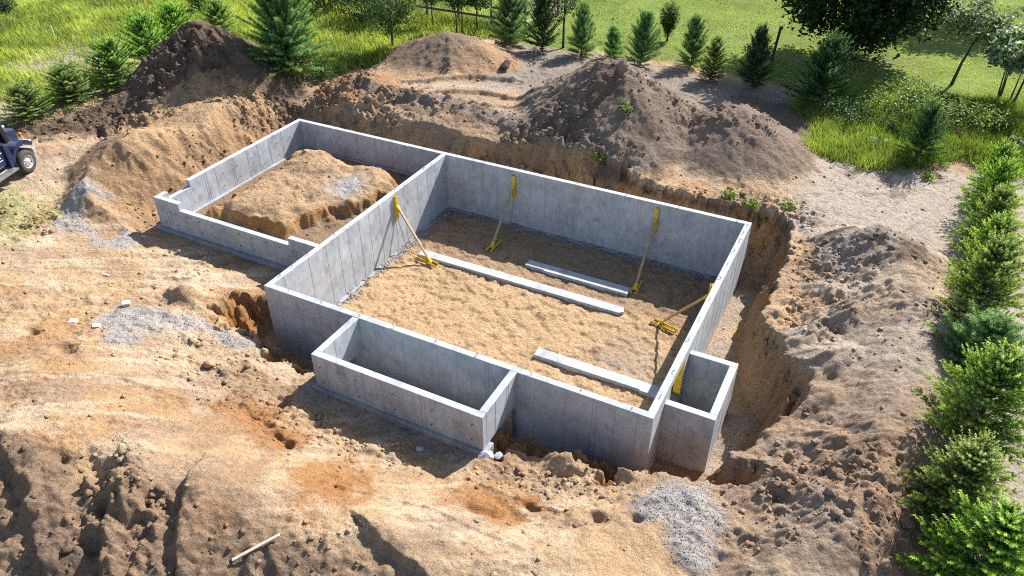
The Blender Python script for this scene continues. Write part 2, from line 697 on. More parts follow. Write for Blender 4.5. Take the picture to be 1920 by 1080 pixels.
def cone(px, py, top, s, r0=0.5, ex=1.0, ey=1.0, rot=0.0, groove=0.05, k=0, wn_=0.38):
    dx, dy = X - px, Y - py
    c, si = math.cos(rot), math.sin(rot)
    u = (dx * c + dy * si) / ex
    v = (-dx * si + dy * c) / ey
    a = np.arctan2(v, u)
    d = np.hypot(u, v) * (1 + groove * vn(a * 3.2 + 40, d_low * 0 + k, k) + 0.6 * groove * vn(a * 8 + 11, d_low * 0 + 2.5, k + 1)) + wn_ * n_lo + 0.16 * n_mid
    return top - s * (np.sqrt(np.maximum(d, 0) ** 2 + r0 * r0) - r0)


d_low = np.zeros_like(X)


def ridge(P, tops, s, r0=0.5, k=0):
    best = np.full(X.shape, -9.0, np.float32)
    for (a, b, ta, tb) in zip(P[:-1], P[1:], tops[:-1], tops[1:]):
        ex, ey = b[0] - a[0], b[1] - a[1]
        t = np.clip(((X - a[0]) * ex + (Y - a[1]) * ey) / (ex * ex + ey * ey), 0, 1)
        d = np.hypot(X - a[0] - ex * t, Y - a[1] - ey * t) + 0.42 * n_lo + 0.18 * n_mid
        h = ta + (tb - ta) * t - s * (np.sqrt(np.maximum(d, 0) ** 2 + r0 * r0) - r0)
        best = np.maximum(best, h)
    return best


smax = lambda a, b, k=0.18: np.maximum(a, b) + np.maximum(k - np.abs(a - b), 0) ** 2 / (4 * k)

pA = cone(-14.67, 12.5, 5.35, 0.80, 0.55, 1.05, 1.0, 0.3, 0.08, 1)
pA = smax(pA, cone(-15.35, 12.0, 4.85, 0.85, 0.4, k=2))
pA = smax(pA, ridge([(-14.2, 12.8), (-12.4, 13.6), (-10.6, 14.4)], [4.4, 3.3, 2.4], 0.62, 0.4))
pA = smax(pA, ridge([(-14.8, 11.0), (-16.3, 9.0), (-17.0, 7.6)], [3.7, 2.8, 2.4], 0.6, 0.4))
pA = smax(pA, ridge([(-13.6, 10.6), (-11.8, 10.5), (-9.9, 11.8)], [3.3, 2.75, 2.5], 0.6, 0.5))
_b = [at(u, v, z) for u, v, z in ((196, 290, 3.3), (220, 262, 3.6), (255, 246, 3.6), (310, 246, 3.4), (345, 262, 3.0))]
pB = smax(ridge([tuple(q[:2]) for q in _b[:3]], [q[2] for q in _b[:3]], 0.85, 0.25), ridge([tuple(q[:2]) for q in _b[2:]], [q[2] for q in _b[2:]], 0.66, 0.4))
pB = smax(pB, ridge([(-10.6, 5.2), (-9.3, 4.2)], [3.3, 2.2], 0.45, 0.8), 0.3)
pB2 = cone(-10.4, 8.6, 3.3, 0.42, 1.0, 1.25, 1.0, 0.3, 0.06, 4)
pS = cone(-6.5, 14.25, 3.55, 0.60, 0.4, 1.2, 1.0, 0.1, 0.08, 5)
pC = cone(-5.5, 20.3, 3.95, 0.56, 0.5, 1.25, 1.0, -0.1, 0.10, 6)
pC = smax(pC, ridge([(-5.5, 20.3), (-3.8, 20.2)], [3.8, 3.7], 0.56, 0.5))
pD = cone(5.0, 16.5, 5.25, 0.80, 0.35, 1.0, 1.0, 0, 0.14, 7, 0.5)
pD = smax(pD, ridge([(4.3, 16.7), (5.9, 16.4), (7.0, 16.5), (8.2, 16.7)], [5.05, 5.15, 4.5, 3.7], 0.70, 0.25))
pD = smax(pD, ridge([(5.9, 16.3), (5.2, 14.9), (4.3, 13.6)], [4.9, 3.9, 2.7], 0.85, 0.12), 0.08)
pD = smax(pD, ridge([(7.0, 16.4), (7.4, 14.9), (7.3, 13.4)], [4.4, 3.6, 2.6], 0.85, 0.15), 0.08)
pD = smax(pD, ridge([(4.4, 16.6), (3.2, 15.4), (2.3, 14.0)], [4.7, 3.7, 2.9], 0.80, 0.15), 0.08)
pD = smax(pD, ridge([(8.0, 16.7), (10.4, 16.7)], [3.7, 3.9], 0.7, 0.3))
pD = smax(pD, ridge([(2.4, 14.1), (-0.5, 14.3), (-3.5, 14.1), (-6.2, 13.7)], [2.95, 3.0, 3.1, 2.9], 0.6, 0.4))
pE = cone(10.45, 16.7, 4.15, 0.66, 0.6, 1.05, 0.95, 0, 0.02, 8, 0.3)
pF = ridge([(16.6, 10.3), (17.4, 9.8)], [3.5, 3.45], 0.66, 0.4)
pF = smax(pF, ridge([(17.5, 9.4), (18.05, 6.8), (18.0, 3.8), (17.8, 1.2), (17.3, -1.2), (16.6, -3.2)], [3.4, 3.5, 3.5, 3.4, 3.2, 2.8], 0.72, 0.35))
for (x_, y_, z_) in ((15.7, 7.6, 2.75), (16.5, 6.3, 3.0), (15.6, 5.2, 2.7), (16.6, 4.3, 3.05), (16.4, 2.6, 2.85), (16.9, 1.0, 3.0), (15.9, -0.4, 2.65), (15.2, 9.3, 2.5), (16.3, -2.0, 2.7)):
    pF = smax(pF, cone(x_, y_, z_, 0.7, 0.25, 1.2, 0.9, 0.5, 0.12, int(x_ * 7) % 9, 0.3), 0.1)
ISL = PX([(392, 388), (417, 381), (467, 400), (533, 418), (563, 399), (633, 376), (700, 362), (742, 347), (735, 330), (700, 312), (660, 305), (610, 290), (570, 284), (545, 298), (500, 322), (440, 355)], 1.9)

base = Z.copy()
for nm, h in (("A", pA), ("B", pB), ("B2", pB2), ("S", pS), ("C", pC), ("D", pD), ("E", pE), ("F", pF)):
    PILES[nm] = h
    Z = smax(Z, h, 0.25)

# ---- roughness field
rough = np.full(X.shape, 0.55, np.float32)


def blob(x, y, r, ex=1.0):
    return np.exp(-(((X - x) / (r * ex)) ** 2 + ((Y - y) / r) ** 2))


rough += 0.9 * blob(-14.5, 9.8, 2.6, 1.5) + 0.7 * blob(-16, 6, 2.0, 1.5)     # dark clods beside the topsoil heap
rough += 0.8 * sstep(-6.2, -7.6, Y + 0.22 * (X - 8) * -1) * sstep(11, 7, X)   # broken near face
rough += 0.5 * blob(16.5, 4, 3.5, 0.7) + 0.5 * blob(15.5, -1, 2.0)
rough += 0.5 * blob(-1.5, 13.2, 2.0, 3.0)
rough -= 0.35 * blob(16.5, 13.5, 3.0) + 0.3 * blob(0.5, 17, 1.6, 2.5) + 0.25 * blob(9, -4.2, 2.0, 2.0)
rough = np.clip(rough, 0.12, 2.0)
near = 1 - far
zone_n = 0.5 * n_lo + 0.25 * n_mid
lump = 0.20 + np.zeros_like(X)
lump += 2.3 * sstep(0.8, -0.8, poly_sd(X, Y, [(-19.5, 4.0), (-18.2, 8), (-17.5, 11.5), (-14.8, 12.2), (-12.5, 12.4), (-9.5, 12.6), (-9.3, 10.2), (-12.2, 7.6), (-14.2, 6.2), (-17, 4.4)]) + 2 * zone_n)
lump += 1.25 * sstep(1.0, -0.6, poly_sd(X, Y, [(-9, 11.0), (-8.5, 13.6), (-5, 14.6), (0, 14.6), (3.5, 14), (9, 12.9), (15, 13.0), (15.2, 11), (13.5, 11.5), (0, 10.8)]) + 2 * zone_n)
lump += 0.75 * sstep(1.0, -0.8, poly_sd(X, Y, [(14.2, -1), (14.6, 6), (14.2, 10.8), (16.2, 10.8), (18, 9), (18.6, 3), (18.2, -3), (15.5, -4.5)]) + 2 * zone_n)
lump += 1.35 * sstep(-6.3, -7.6, Y - 0.20 * (X - 6.5) + 1.5 * zone_n) * sstep(11.5, 8, X)
lump += 0.8 * sstep(0.8, -0.5, poly_sd(X, Y, [(-13.5, -2.5), (-12.5, 0.5), (-10.5, 0.8), (-9.5, -1.0), (-11, -2.5)]) + 2 * zone_n)
lump += 0.7 * sstep(0.8, -0.5, poly_sd(X, Y, [(-9.4, 2.2), (-9.6, 5), (-9.2, 9), (-8.2, 11.5), (-7.4, 11.5), (-7.9, 2)]) + 2 * zone_n)
lump += 0.7 * sstep(0.8, -0.8, poly_sd(X, Y, [(0, -4.2), (5, -4.2), (9, -3.4), (13, -2.2), (13, -0.4), (9, -1.8), (5, -3.0), (1, -2.4), (-2, -1), (-1.5, -2.8)]) + 2 * zone_n)
lump += 0.95 * sstep(2.6, 3.2, pD) + 0.35 * sstep(2.6, 3.2, pC)
lump = np.clip(lump, 0, 2.5) * near
wx_, wy_ = X + 0.07 * n_fine + 0.10 * n_mid, Y + 0.07 * fbm(X, Y, 0.3, 3, 2) + 0.10 * n_lo
c1 = cells(wx_, wy_, 0.75, 1)
c2 = cells(wx_, wy_, 0.36, 4)
c3 = cells(X + 0.03 * n_fine, Y, 0.17, 8)
patch = 0.35 + 0.9 * sstep(-0.25, 0.35, fbm(X, Y, 2.3, 3, 10))
lump = lump * patch
n_cr = fbm(X, Y, 0.48, 4, 3, gain=0.78)
n_cr2 = fbm(X, Y, 0.9, 5, 8, gain=0.7, ridged=True)
patch2 = 0.25 + 1.1 * sstep(-0.3, 0.4, fbm(X, Y, 1.7, 3, 5))
scr = fbm((X * 0.8 + Y * 0.6) * 0.22, (-X * 0.6 + Y * 0.8) * 2.2, 0.6, 4, 11)
scr_m = sstep(1.1, 0.3, lump) * sstep(4, 1, Y) * sstep(14, 12, X) * sstep(-14, -11, X)
rough = rough * patch2
relief = 0.05 * scr * scr_m + 0.10 * fbm(X, Y, 2.2, 3, 9) * sstep(3, 0, Y) + rough * 0.06 * n_cr + lump * (0.085 * n_cr + 0.07 * n_cr2) + rough * (0.10 * n_lo + 0.11 * n_mid + 0.055 * n_fine + 0.08 * n_rid) + lump * (0.10 * c1 + 0.085 * c2 + 0.05 * c3 + 0.05 * (n_clod - 0.1) - 0.09) + 0.012 * c3 + 0.02 * np.maximum(c2 - 0.55, 0)
relief = (near * relief).astype(np.float32)
Z = Z + relief

# berms and ledges, tracks on the back bench
for P, hgt, w in ((PX([(590, 222), (680, 200), (760, 178), (900, 172), (1000, 182)], 2.8), 0.28, 0.22),
                  (PX([(700, 160), (800, 158), (880, 150), (960, 150)], 2.6), 0.25, 0.2),
                  (PX([(640, 205), (720, 190), (830, 195), (960, 198), (1010, 205)], 2.8), 0.20, 0.18),
                  (PX([(100, 262), (200, 245), (300, 222), (400, 215)], 2.2), 0.22, 0.3),
                  (PX([(120, 285), (220, 262), (300, 240)], 2.2), 0.18, 0.25)):
    d, sd = line_d(X, Y, P)
    Z += hgt * np.exp(-(np.maximum(sd, 0) / (w * 2.5)) ** 2) * np.exp(-(np.minimum(sd, 0) / (w * 0.6)) ** 2) * np.exp(-(d / (w * 4)) ** 2) * (0.7 + 0.6 * n_lo)
# crawler tracks pressed into the sand
def track(P, gauge=1.9, w=0.42, depth=0.045):
    global Z
    acc = 0.0
    for (ax, ay), (bx, by) in zip(P[:-1], P[1:]):
        L_ = math.hypot(bx - ax, by - ay)
        ex, ey = (bx - ax) / L_, (by - ay) / L_
        t = (X - ax) * ex + (Y - ay) * ey
        v = -(X - ax) * ey + (Y - ay) * ex + 0.08 * n_lo
        m = sstep(-0.1, 0.1, t) * sstep(L_ + 0.1, L_ - 0.1, t)
        for o in (-gauge / 2, gauge / 2):
            b = sstep(w * 0.62, w * 0.42, np.abs(v - o)) * m
            Z += (b * (-depth + 0.03 * np.abs(np.sin((t + acc) * 15.0)) * (0.6 + 0.5 * n_mid)) + 0.02 * np.exp(-((np.abs(v - o) - w * 0.62) / 0.07) ** 2) * m).astype(np.float32)
        acc += L_


track(PX([(0, 575), (150, 520), (290, 490), (400, 495)], 1.6))
track(PX([(90, 700), (260, 690), (420, 720)], 2.2), 1.7)
track(PX([(70, 345), (190, 300), (330, 235)], 2.2), 1.8)
track(PX([(1660, 330), (1590, 390), (1540, 470)], 2.2))
track(PX([(1760, 350), (1700, 400), (1650, 430)], 2.2), 1.6)
track(PX([(760, 185), (900, 180), (1050, 150), (1190, 118)], 2.7), 1.7)
track(PX([(620, 860), (820, 905), (1010, 1000)], 2.2), 1.7)
# bucket-tooth gouges on the near face
for P, hgt, w in ((PX([(250, 870), (225, 960), (190, 1075)], 2.5), 0.45, 0.35), (PX([(372, 920), (350, 985), (335, 1040)], 2.4), 0.35, 0.25),
                  (PX([(700, 1015), (730, 1045), (770, 1078)], 2.2), 0.28, 0.3), (PX([(20, 860), (60, 940), (70, 1040)], 2.6), 0.3, 0.4)):
    d, sd = line_d(X, Y, P)
    Z += hgt * np.exp(-(np.minimum(sd, 0) / (w * 0.35)) ** 2) * np.exp(-(np.maximum(sd, 0) / (w * 2.2)) ** 2) * (0.8 + 0.5 * n_mid) * sstep(w * 5, w, d)
# two clumps beside the pit corner
for (x, y, h, r) in ((-2.9, -0.75, 0.45, 0.55), (-1.25, 0.1, 0.55, 0.55), (10.9, -1.3, 0.35, 0.5), (12.3, -1.2, 0.35, 0.4)):
    Z += h * np.exp(-(((X - x) / r) ** 2 + ((Y - y) / (r * 0.7)) ** 2) ** 1.5) * (1 + 0.4 * n_mid)
# row of pits with orange clay in the foreground bank
for (u, v, dpt, r) in ((885, 945, 0.22, 0.30), (920, 952, 0.25, 0.3), (965, 950, 0.25, 0.30), (1000, 930, 0.2, 0.22), (470, 765, 0.2, 0.22), (495, 785, 0.22, 0.2), (535, 825, 0.22, 0.22), (515, 810, 0.2, 0.2),
                       (68, 640, 0.25, 0.22), (130, 680, 0.2, 0.35), (1120, 960, 0.2, 0.2), (1195, 970, 0.2, 0.15), (200, 930, 0.3, 0.45), (140, 920, 0.25, 0.3)):
    q = at(u, v, 1.9)
    Z -= dpt * np.exp(-(((X - q[0]) / r) ** 2 + ((Y - q[1]) / (r * 0.6)) ** 2)) * (1 + 0.5 * n_mid)

# ---- excavations
wob = 0.38 * fbm(X, Y, 1.6, 4, 11) + 0.20 * n_mid + 0.06 * n_fine
wob = wob.astype(np.float32)
PIT = [(0.1, 2.4), (-0.55, 2.3), (-0.75, 0.8), (-0.7, -0.35), (0.9, -0.45), (2.5, -0.45), (4, -0.4), (9, -0.4), (10.5, -0.2), (12, -0.15), (12.8, -0.05), (13.8, 0.22),
       (14.5, 0.9), (14.95, 2.2), (14.9, 3.3), (14.4, 4.3), (13.7, 5.6), (13.45, 7), (13.5, 9), (13.35, 11.3), (13.0, 11.65), (8, 11.7), (4, 11.9), (2, 11.6), (0.1, 11.3)]
m_b = sstep(-1, 1, n_lo * 2)
dp = poly_sd(X, Y, PIT) + wob * 0.8
slope = np.full(X.shape, 3.0, np.float32)
slope = np.where(Y < 0.5, np.where(X < 0.6, 1.6, np.where(X > 12.2, 1.5, 0.95)), slope)
slope = np.where((Y > 11) & (X < 6), 1.7 + 0.8 * m_b, slope)
slope = slope + (4.0 - slope) * sstep(12.8, 13.8, X) * sstep(-0.5, 1.0, Y)
strat = 0.13 * np.sin(dp * 11 + 3 * n_lo) + 0.40 * n_cr + 0.30 * (c2 - 0.4) + 0.45 * (c1 - 0.35) + 0.35 * n_cr2 + 0.5 * n_mid * sstep(0.2, 0.6, dp)
pit = 0.02 + slope * np.maximum(dp, 0) + 6 * np.maximum(dp - np.where((Y > 11) & (X < 7), 0.9, 1.5), 0) + strat * sstep(0.05, 0.3, dp) + 0.05 * n_mid + 0.9 * sstep(0.1, 0.5, dp) * (relief + 0.06 * n_rid)
rise = 0.40 * blob(14.5, 0.7, 0.5) + 0.35 * blob(14.6, 2.8, 0.9)
pit = pit + rise + lump * rise * (0.25 * c1 + 0.15 * c2)
in_main = (X > 0.1) & (X < W - 0.1) & (Y > 0.1) & (Y < D - 0.1)
GAR = [(0.1, 1.9), (-2, 1.9), (-6, 1.8), (-8.3, 1.9), (-8.5, 3), (-8.4, 8), (-8.4, 11.2), (-6, 11.3), (0.1, 11.3)]
dg = poly_sd(X, Y, GAR) + wob * 0.7
gsl = 0.55 + 0.75 * sstep(2.0, 5.0, Y) 
pitg = 1.12 + gsl * np.maximum(dg, 0) + 0.04 * n_mid + sstep(0.1, 0.6, dg) * relief
on_gar = (X < 0.1)
Zp = np.minimum(Z, np.where(on_gar & (Y > 1.5), pitg, 99))
Zp = np.minimum(Zp, np.where((Y > 2.4) & (X < 0.1), 99, pit))
dug = Z - Zp
Z = Zp
# inside the garage: trench and the block of earth left standing
in_gar = (X > GX + 0.1) & (X < 0.1) & (Y > GY0 + 0.1) & (Y < D - 0.1)
di = poly_sd(X, Y, ISL) + 0.34 * fbm(X, Y, 0.9, 4, 13) + 0.12 * n_cr
isl_top = 1.95 + 0.22 * n_lo + 0.14 * n_mid + 0.09 * n_cr + 0.07 * n_rid + 0.25 * blob(-5.2, 8.4, 1.2) + 0.10 * c2 * sstep(-1.2, 0, di)
di = di + 0.10 * (c2 - 0.4) + 0.05 * n_rid
zi = np.clip(isl_top - (1.5 + 1.4 * sstep(-0.4, 0.4, n_lo * 2)) * np.maximum(di, 0) + sstep(-0.1, 0.2, di) * 0.16 * (c2 - 0.4) - 0.25 * sstep(-0.7, 0.1, di), 1.16 + 0.03 * n_mid + (0.10 + 0.22 * c2) * sstep(0.7, 0.1, di), None)
Z = np.where(in_gar, zi, Z)
# basement floor: trampled sand
foot = -sstep(0.0, 0.35, fbm(X * 1.0, Y * 1.4, 0.36, 2, 2)) - 0.5 * sstep(0.1, 0.4, fbm(X * 1.3, Y, 0.22, 2, 6))
zf = 0.01 + 0.055 * foot + 0.03 * n_lo + 0.012 * n_fine
Z = np.where(in_main, zf, Z)
# under the light-well box
in_well = (X > W - 0.1) & (X < SX - 0.1) & (Y > SY0 + 0.1) & (Y < SY1 - 0.1)
Z = np.where(in_well, 0.05 + 0.03 * n_mid, Z)
Z = Z.astype(np.float32)

# ------------------------------------------------------------------ ground colours
def C3(r, g, b):
    return np.array([r, g, b], np.float32)


SAND = C3(0.50, 0.345, 0.20)
SANDL = C3(0.58, 0.455, 0.315)
CLAY = C3(0.36, 0.185, 0.075)
BROWN = C3(0.30, 0.21, 0.14)
TOPS = C3(0.165, 0.120, 0.088)
DARK = C3(0.085, 0.062, 0.046)
GREY = C3(0.45, 0.385, 0.315)
GRAV = C3(0.43, 0.42, 0.405)
FLOOR = C3(0.52, 0.36, 0.205)
GSOIL = C3(0.18, 0.22, 0.06)
LAWN = C3(0.21, 0.28, 0.07)

col = np.empty(X.shape + (3,), np.float32)
col[:] = SAND


def paint(c, w):
    global col
    w = np.clip(w, 0, 1)[..., None]
    col = col * (1 - w) + c * w


m1 = fbm(X, Y, 2.2, 5, 4)
m2 = fbm(X, Y, 0.7, 4, 6)
m3 = fbm(X, Y, 5.0, 4, 8)
paint(SANDL, sstep(0.0, 0.5, m1) * 0.8)
paint(BROWN, sstep(0.05, 0.45, -m1 + 0.4 * m2) * 0.6)
paint(CLAY, sstep(0.15, 0.6, m3 + 0.5 * m2) * 0.6)
paint(C3(0.44, 0.245, 0.105), sstep(0.1, 0.5, fbm(X, Y, 2.8, 5, 14)) * 0.6)
paint(SANDL * 1.02, sstep(0.12, 0.5, fbm(X, Y, 1.3, 5, 10)) * 0.65)
paint(C3(0.36, 0.27, 0.195), sstep(0.08, 0.45, fbm(X, Y, 1.9, 5, 15)) * 0.65)
paint(SANDL * 1.05, sstep(0.1, 0.45, scr + 0.3 * m1) * scr_m * 0.7)
paint(BROWN, sstep(0.15, 0.5, -scr + 0.3 * m2) * scr_m * 0.5)


def zone(P, soft=0.6, jit=0.8):
    return sstep(soft, -soft, poly_sd(X, Y, P) + jit * (0.7 * m1 + 0.5 * m2))


# back bench and its slope: brown-grey mixed soil
paint(TOPS * 1.15, zone([(-9.5, 11), (-9, 14), (-5, 14.4), (2, 14.6), (6, 13.2), (12, 12.8), (12, 11.5), (0, 11)], 0.7) * sstep(-0.1, 0.35, fbm(X, Y, 1.3, 4, 3)) * 0.8)
paint(BROWN * 1.05, 0.6 * zone([(-9, 11), (-9, 18), (3, 19), (3, 12), (0, 11)], 1.2) * 0.9)
paint(GREY * 0.95, zone(PX([(760, 165), (900, 160), (1000, 140), (1110, 118), (1210, 122), (1110, 155), (960, 175), (820, 178)], 2.5), 0.5, 0.4) * 0.8)
# grey sandy flats
paint(GREY, zone([(13.5, 11.5), (13.5, 17.8), (22.5, 19.5), (23.5, -8), (18.8, -8), (18.7, 3), (18.6, 9), (16, 10.5)], 0.8))
paint(GREY * 0.62, zone([(-3.8, 19), (-3.5, 25.5), (4, 25.5), (14, 24), (14.5, 18), (9, 18), (3, 18)], 0.8))  # strip behind the heaps, tree shade put into its colour
paint(TOPS, zone([(9, 18.2), (9, 23.5), (12.5, 22.8), (14.2, 18), (12.5, 16.6)], 0.6) * 0.8)
paint(TOPS * 0.8, zone([(-30, 2.5), (-18.7, 4.4), (-18.0, 8), (-19.3, 12), (-20.5, 16), (-13, 18), (-9.3, 13), (-9.0, 10.6), (-12.5, 7.5), (-14.5, 5.8), (-17, 4)], 0.7))
paint(GREY * 0.9, zone([(-20, 0), (-15, 3.6), (-12.3, 4.6), (-13, 1), (-15, -3)], 0.7) * 0.5)
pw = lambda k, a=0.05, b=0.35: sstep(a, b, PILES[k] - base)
paint(TOPS, pw("A"))
paint(DARK, pw("A") * sstep(0.1, 0.6, -m1 + m2) * 0.6)
paint(SAND * 0.92, pw("B") * (0.75 + 0.5 * m1))
paint(BROWN * 0.8, pw("B") * sstep(-11.3, -12.3, X + 0.5 * m1 - 0.25 * (Y - 3)) * 0.9)  # shade of the steep left flank painted into the soil colour
paint(SAND * 0.9, pw("B2") * 0.9)
paint(C3(0.36, 0.21, 0.11), pw("S") * 0.9)
paint(C3(0.235, 0.175, 0.13), pw("C"))
paint(C3(0.40, 0.26, 0.15), pw("C") * sstep(-4.8, -3.4, X + 0.6 * m1) * 0.8)
paint(C3(0.235, 0.185, 0.145), pw("D"))
paint(GREY * 0.75, pw("D") * sstep(0.0, 0.4, fbm(X, Y, 1.4, 4, 12)) * 0.75)
paint(TOPS * 0.9, pw("D") * sstep(0.05, 0.4, fbm(X, Y, 1.2, 4, 6)) * 0.75)
paint(C3(0.36, 0.24, 0.14), pw("D") * sstep(0.2, 0.5, m3 + 0.4 * m2) * 0.6)
paint(C3(0.255, 0.195, 0.15), pw("E"))
paint(C3(0.37, 0.28, 0.205), pw("F"))
paint(SANDL * 0.95, pw("F") * sstep(0.0, 0.4, fbm(X, Y, 1.6, 4, 13)) * 0.8)
paint(TOPS, pw("F") * sstep(0.12, 0.45, fbm(X, Y, 1.1, 4, 15)) * 0.75)
paint(DARK * 1.3, pw("F") * sstep(8.4, 10.2, Y + 0.6 * m1) * sstep(17.9, 17.2, X + .3 * m2))
paint(GREY, pw("F") * sstep(-0.2, 0.3, m1 + 0.15) * 0.7)
paint(CLAY * 0.95, pw("F") * sstep(0.3, 0.6, m3 + 0.6 * m2) * 0.8)
# dug faces: topsoil band over clay
rel = 2.25 - Z
cliff = sstep(0.08, 0.3, dug) * sstep(0.1, 0.35, dp)
band = np.sin(Z * 16 + 2 * m2) * 0.5 + 0.5
paint(C3(0.46, 0.275, 0.135), cliff * (X > 0.2))
paint(C3(0.56, 0.38, 0.21), cliff * band * 0.6 * (X > 0.2))
paint(C3(0.50, 0.25, 0.09), cliff * sstep(0.0, 0.4, m2 + 0.5 * m1) * 0.8 * (X > 0.2))
paint(TOPS * 0.62, cliff * sstep(0.62, 0.30, rel + 0.2 * m2) * (Y > 6) * (X > 6))
paint(C3(0.33, 0.20, 0.11), sstep(0.1, 0.5, dug) * (X < 0.2) * 0.6)
paint(BROWN * 0.85, sstep(0.1, 0.4, dug) * (Y > 10.6) * (X < 7) * sstep(-0.3, 0.3, m2 + m1) * 0.8)
paint(CLAY * 1.1, sstep(0.05, 0.3, dug) * sstep(1.2, 0.4, Y) * sstep(0.3, 0.8, rel + 0.5 * m2) * 0.7)
paint(SAND * 0.93, sstep(0.25, 0.0, dp) * sstep(0.3, 0.6, rel))                 # pit floor
for (u, v, z, r) in ((1408, 862, 0.6, 0.6), (450, 560, 1.6, 0.5), (400, 765, 1.8, 0.3), (480, 775, 1.7, 0.7), (530, 820, 1.7, 0.6), (920, 945, 1.8, 0.9), (1000, 930, 1.7, 0.6), (620, 905, 2.1, 1.0), (420, 1000, 2.2, 0.5)):
    q = at(u, v, z)
    paint(CLAY, sstep(0.25, 0.75, blob(q[0], q[1], r, 1.4) + 0.9 * m2 + 0.4 * n_fine) * blob(q[0], q[1], r * 1.6, 1.4))
# near broken face is darker soil
paint(BROWN * 0.9, sstep(-6.4, -7.6, Y - 0.2 * (X - 6) + 0.9 * m1) * sstep(12, 8, X) * 0.75)
paint(TOPS * 1.1, sstep(-6.6, -7.6, Y - 0.2 * (X - 6) + 0.9 * m1) * sstep(12, 8, X) * sstep(0.0, 0.35, fbm(X, Y, 0.9, 4, 13)) * 0.7)
paint(BROWN * 1.0, zone(PX([(700, 1080), (720, 1020), (800, 1000), (900, 1040), (1000, 1080)], 2.2), 0.4) * 0.7)
paint(C3(0.37, 0.275, 0.195), zone([(14.2, -0.5), (16, 4), (19, 3), (18.5, -5), (15, -5.5)], 0.8) * 0.7)
# island in the garage
paint(SAND * 0.92, in_gar * sstep(0.3, -0.2, di))
paint(BROWN, in_gar * sstep(0.0, 0.4, m2) * sstep(0.2, -0.2, di) * 0.7)
paint(C3(0.42, 0.21, 0.075), in_gar * sstep(-0.2, 0.1, di) * sstep(1.25, 1.5, Z) * (0.8 + 0.5 * m2))
paint(BROWN * 0.8, in_gar * sstep(1.5, 1.25, Z) * 0.8)
q = at(645, 345, 2.0)
paint(GRAV * 0.85, in_gar * np.clip(blob(q[0], q[1], 0.7) * (1.1 + 1.6 * m2), 0, 1))
paint(FLOOR * (1), in_main * 1.0)
paint(FLOOR * 0.8, in_main * sstep(0.1, 0.5, m1 + 0.3 * m2) * 0.6)
paint(BROWN * 0.9, in_main * sstep(6.6, 7.4, Y + 0.3 * m2) * 0.6)
paint(GRAV * 0.75, in_main * sstep(0.45, 0.1, np.minimum(X - T, np.minimum(D - T - Y, W - T - X)) + 0.25 * m2) * 0.8)
paint(GRAV * 0.7, in_main * np.clip(blob(10.4, 4.6, 0.9) * (0.9 + 1.5 * m2), 0, 1) * 0.6)
paint(C3(0.2, 0.10, 0.07), in_main * sstep(0.52, 0.62, m2 + 0.25 * m1) * 0.6)

# dark crumbs and damp pockets
paint(TOPS, sstep(0.30, 0.55, m2 + 0.4 * n_fine) * (X > 13) * (Y > 8) * (1 - in_main) * 0.55)
paint(BROWN * 0.85, np.clip(lump, 0, 1) * sstep(0.0, 0.5, m2 + 0.5 * n_fine) * (1 - in_main) * (1 - in_gar) * 0.4)
paint(TOPS * 0.9, np.clip(lump, 0, 1) * sstep(0.3, 0.7, c1 + 0.5 * c2) * sstep(0.1, 0.6, -m1 + m3) * (1 - in_main) * (1 - in_gar) * 0.5)
# gravel spills
GRV = [PX([(108, 416), (135, 390), (175, 378), (212, 384), (195, 392), (160, 402), (168, 425), (195, 438), (235, 424), (252, 438), (240, 455), (190, 452), (140, 434)], 1.6),
       PX([(178, 625), (200, 598), (235, 582), (300, 578), (385, 598), (420, 616), (340, 612), (270, 612), (225, 632)], 1.75),
       PX([(1215, 915), (1255, 910), (1320, 912), (1325, 945), (1355, 985), (1350, 1010), (1315, 1050), (1280, 1055), (1240, 985), (1215, 950)], 2.0),
       PX([(205, 640), (230, 628), (252, 636), (240, 648)], 1.8), PX([(430, 632), (470, 624), (475, 640), (445, 642)], 1.5),
       PX([(420, 520), (450, 515), (450, 530), (425, 535)], 1.45)]
gmask = np.zeros(X.shape, np.float32)
for P in GRV:
    gmask = np.maximum(gmask, sstep(0.30, -0.25, poly_sd(X, Y, P) + 0.5 * m2 + 0.25 * n_fine + 0.12 * n_cr))
gmask *= (1 - in_main) * (1 - in_gar)
strip = sstep(0.5, 0.15, np.abs(X - W - 0.3) + 0.35 * m2) * (Y > 3.6) * (Y < 10) * (Z < 0.6)
strip2 = sstep(0.55, 0.15, np.maximum(np.abs(Y + BD + 0.25), 0) + 0.35 * m2) * (X > 3) * (X < 8.7)
strip3 = sstep(0.7, 0.2, np.abs(X - SX - 0.3) + 0.35 * m2) * (Y > 0.9) * (Y < 3.6)
gmask = np.maximum(gmask, 0.5 * np.maximum(np.maximum(strip, strip2 * 0.9), strip3))
paint(GRAV * 0.95, gmask * 0.85)
Z = Z + (gmask * (0.045 + 0.06 * n_mid + 0.035 * n_fine)).astype(np.float32)

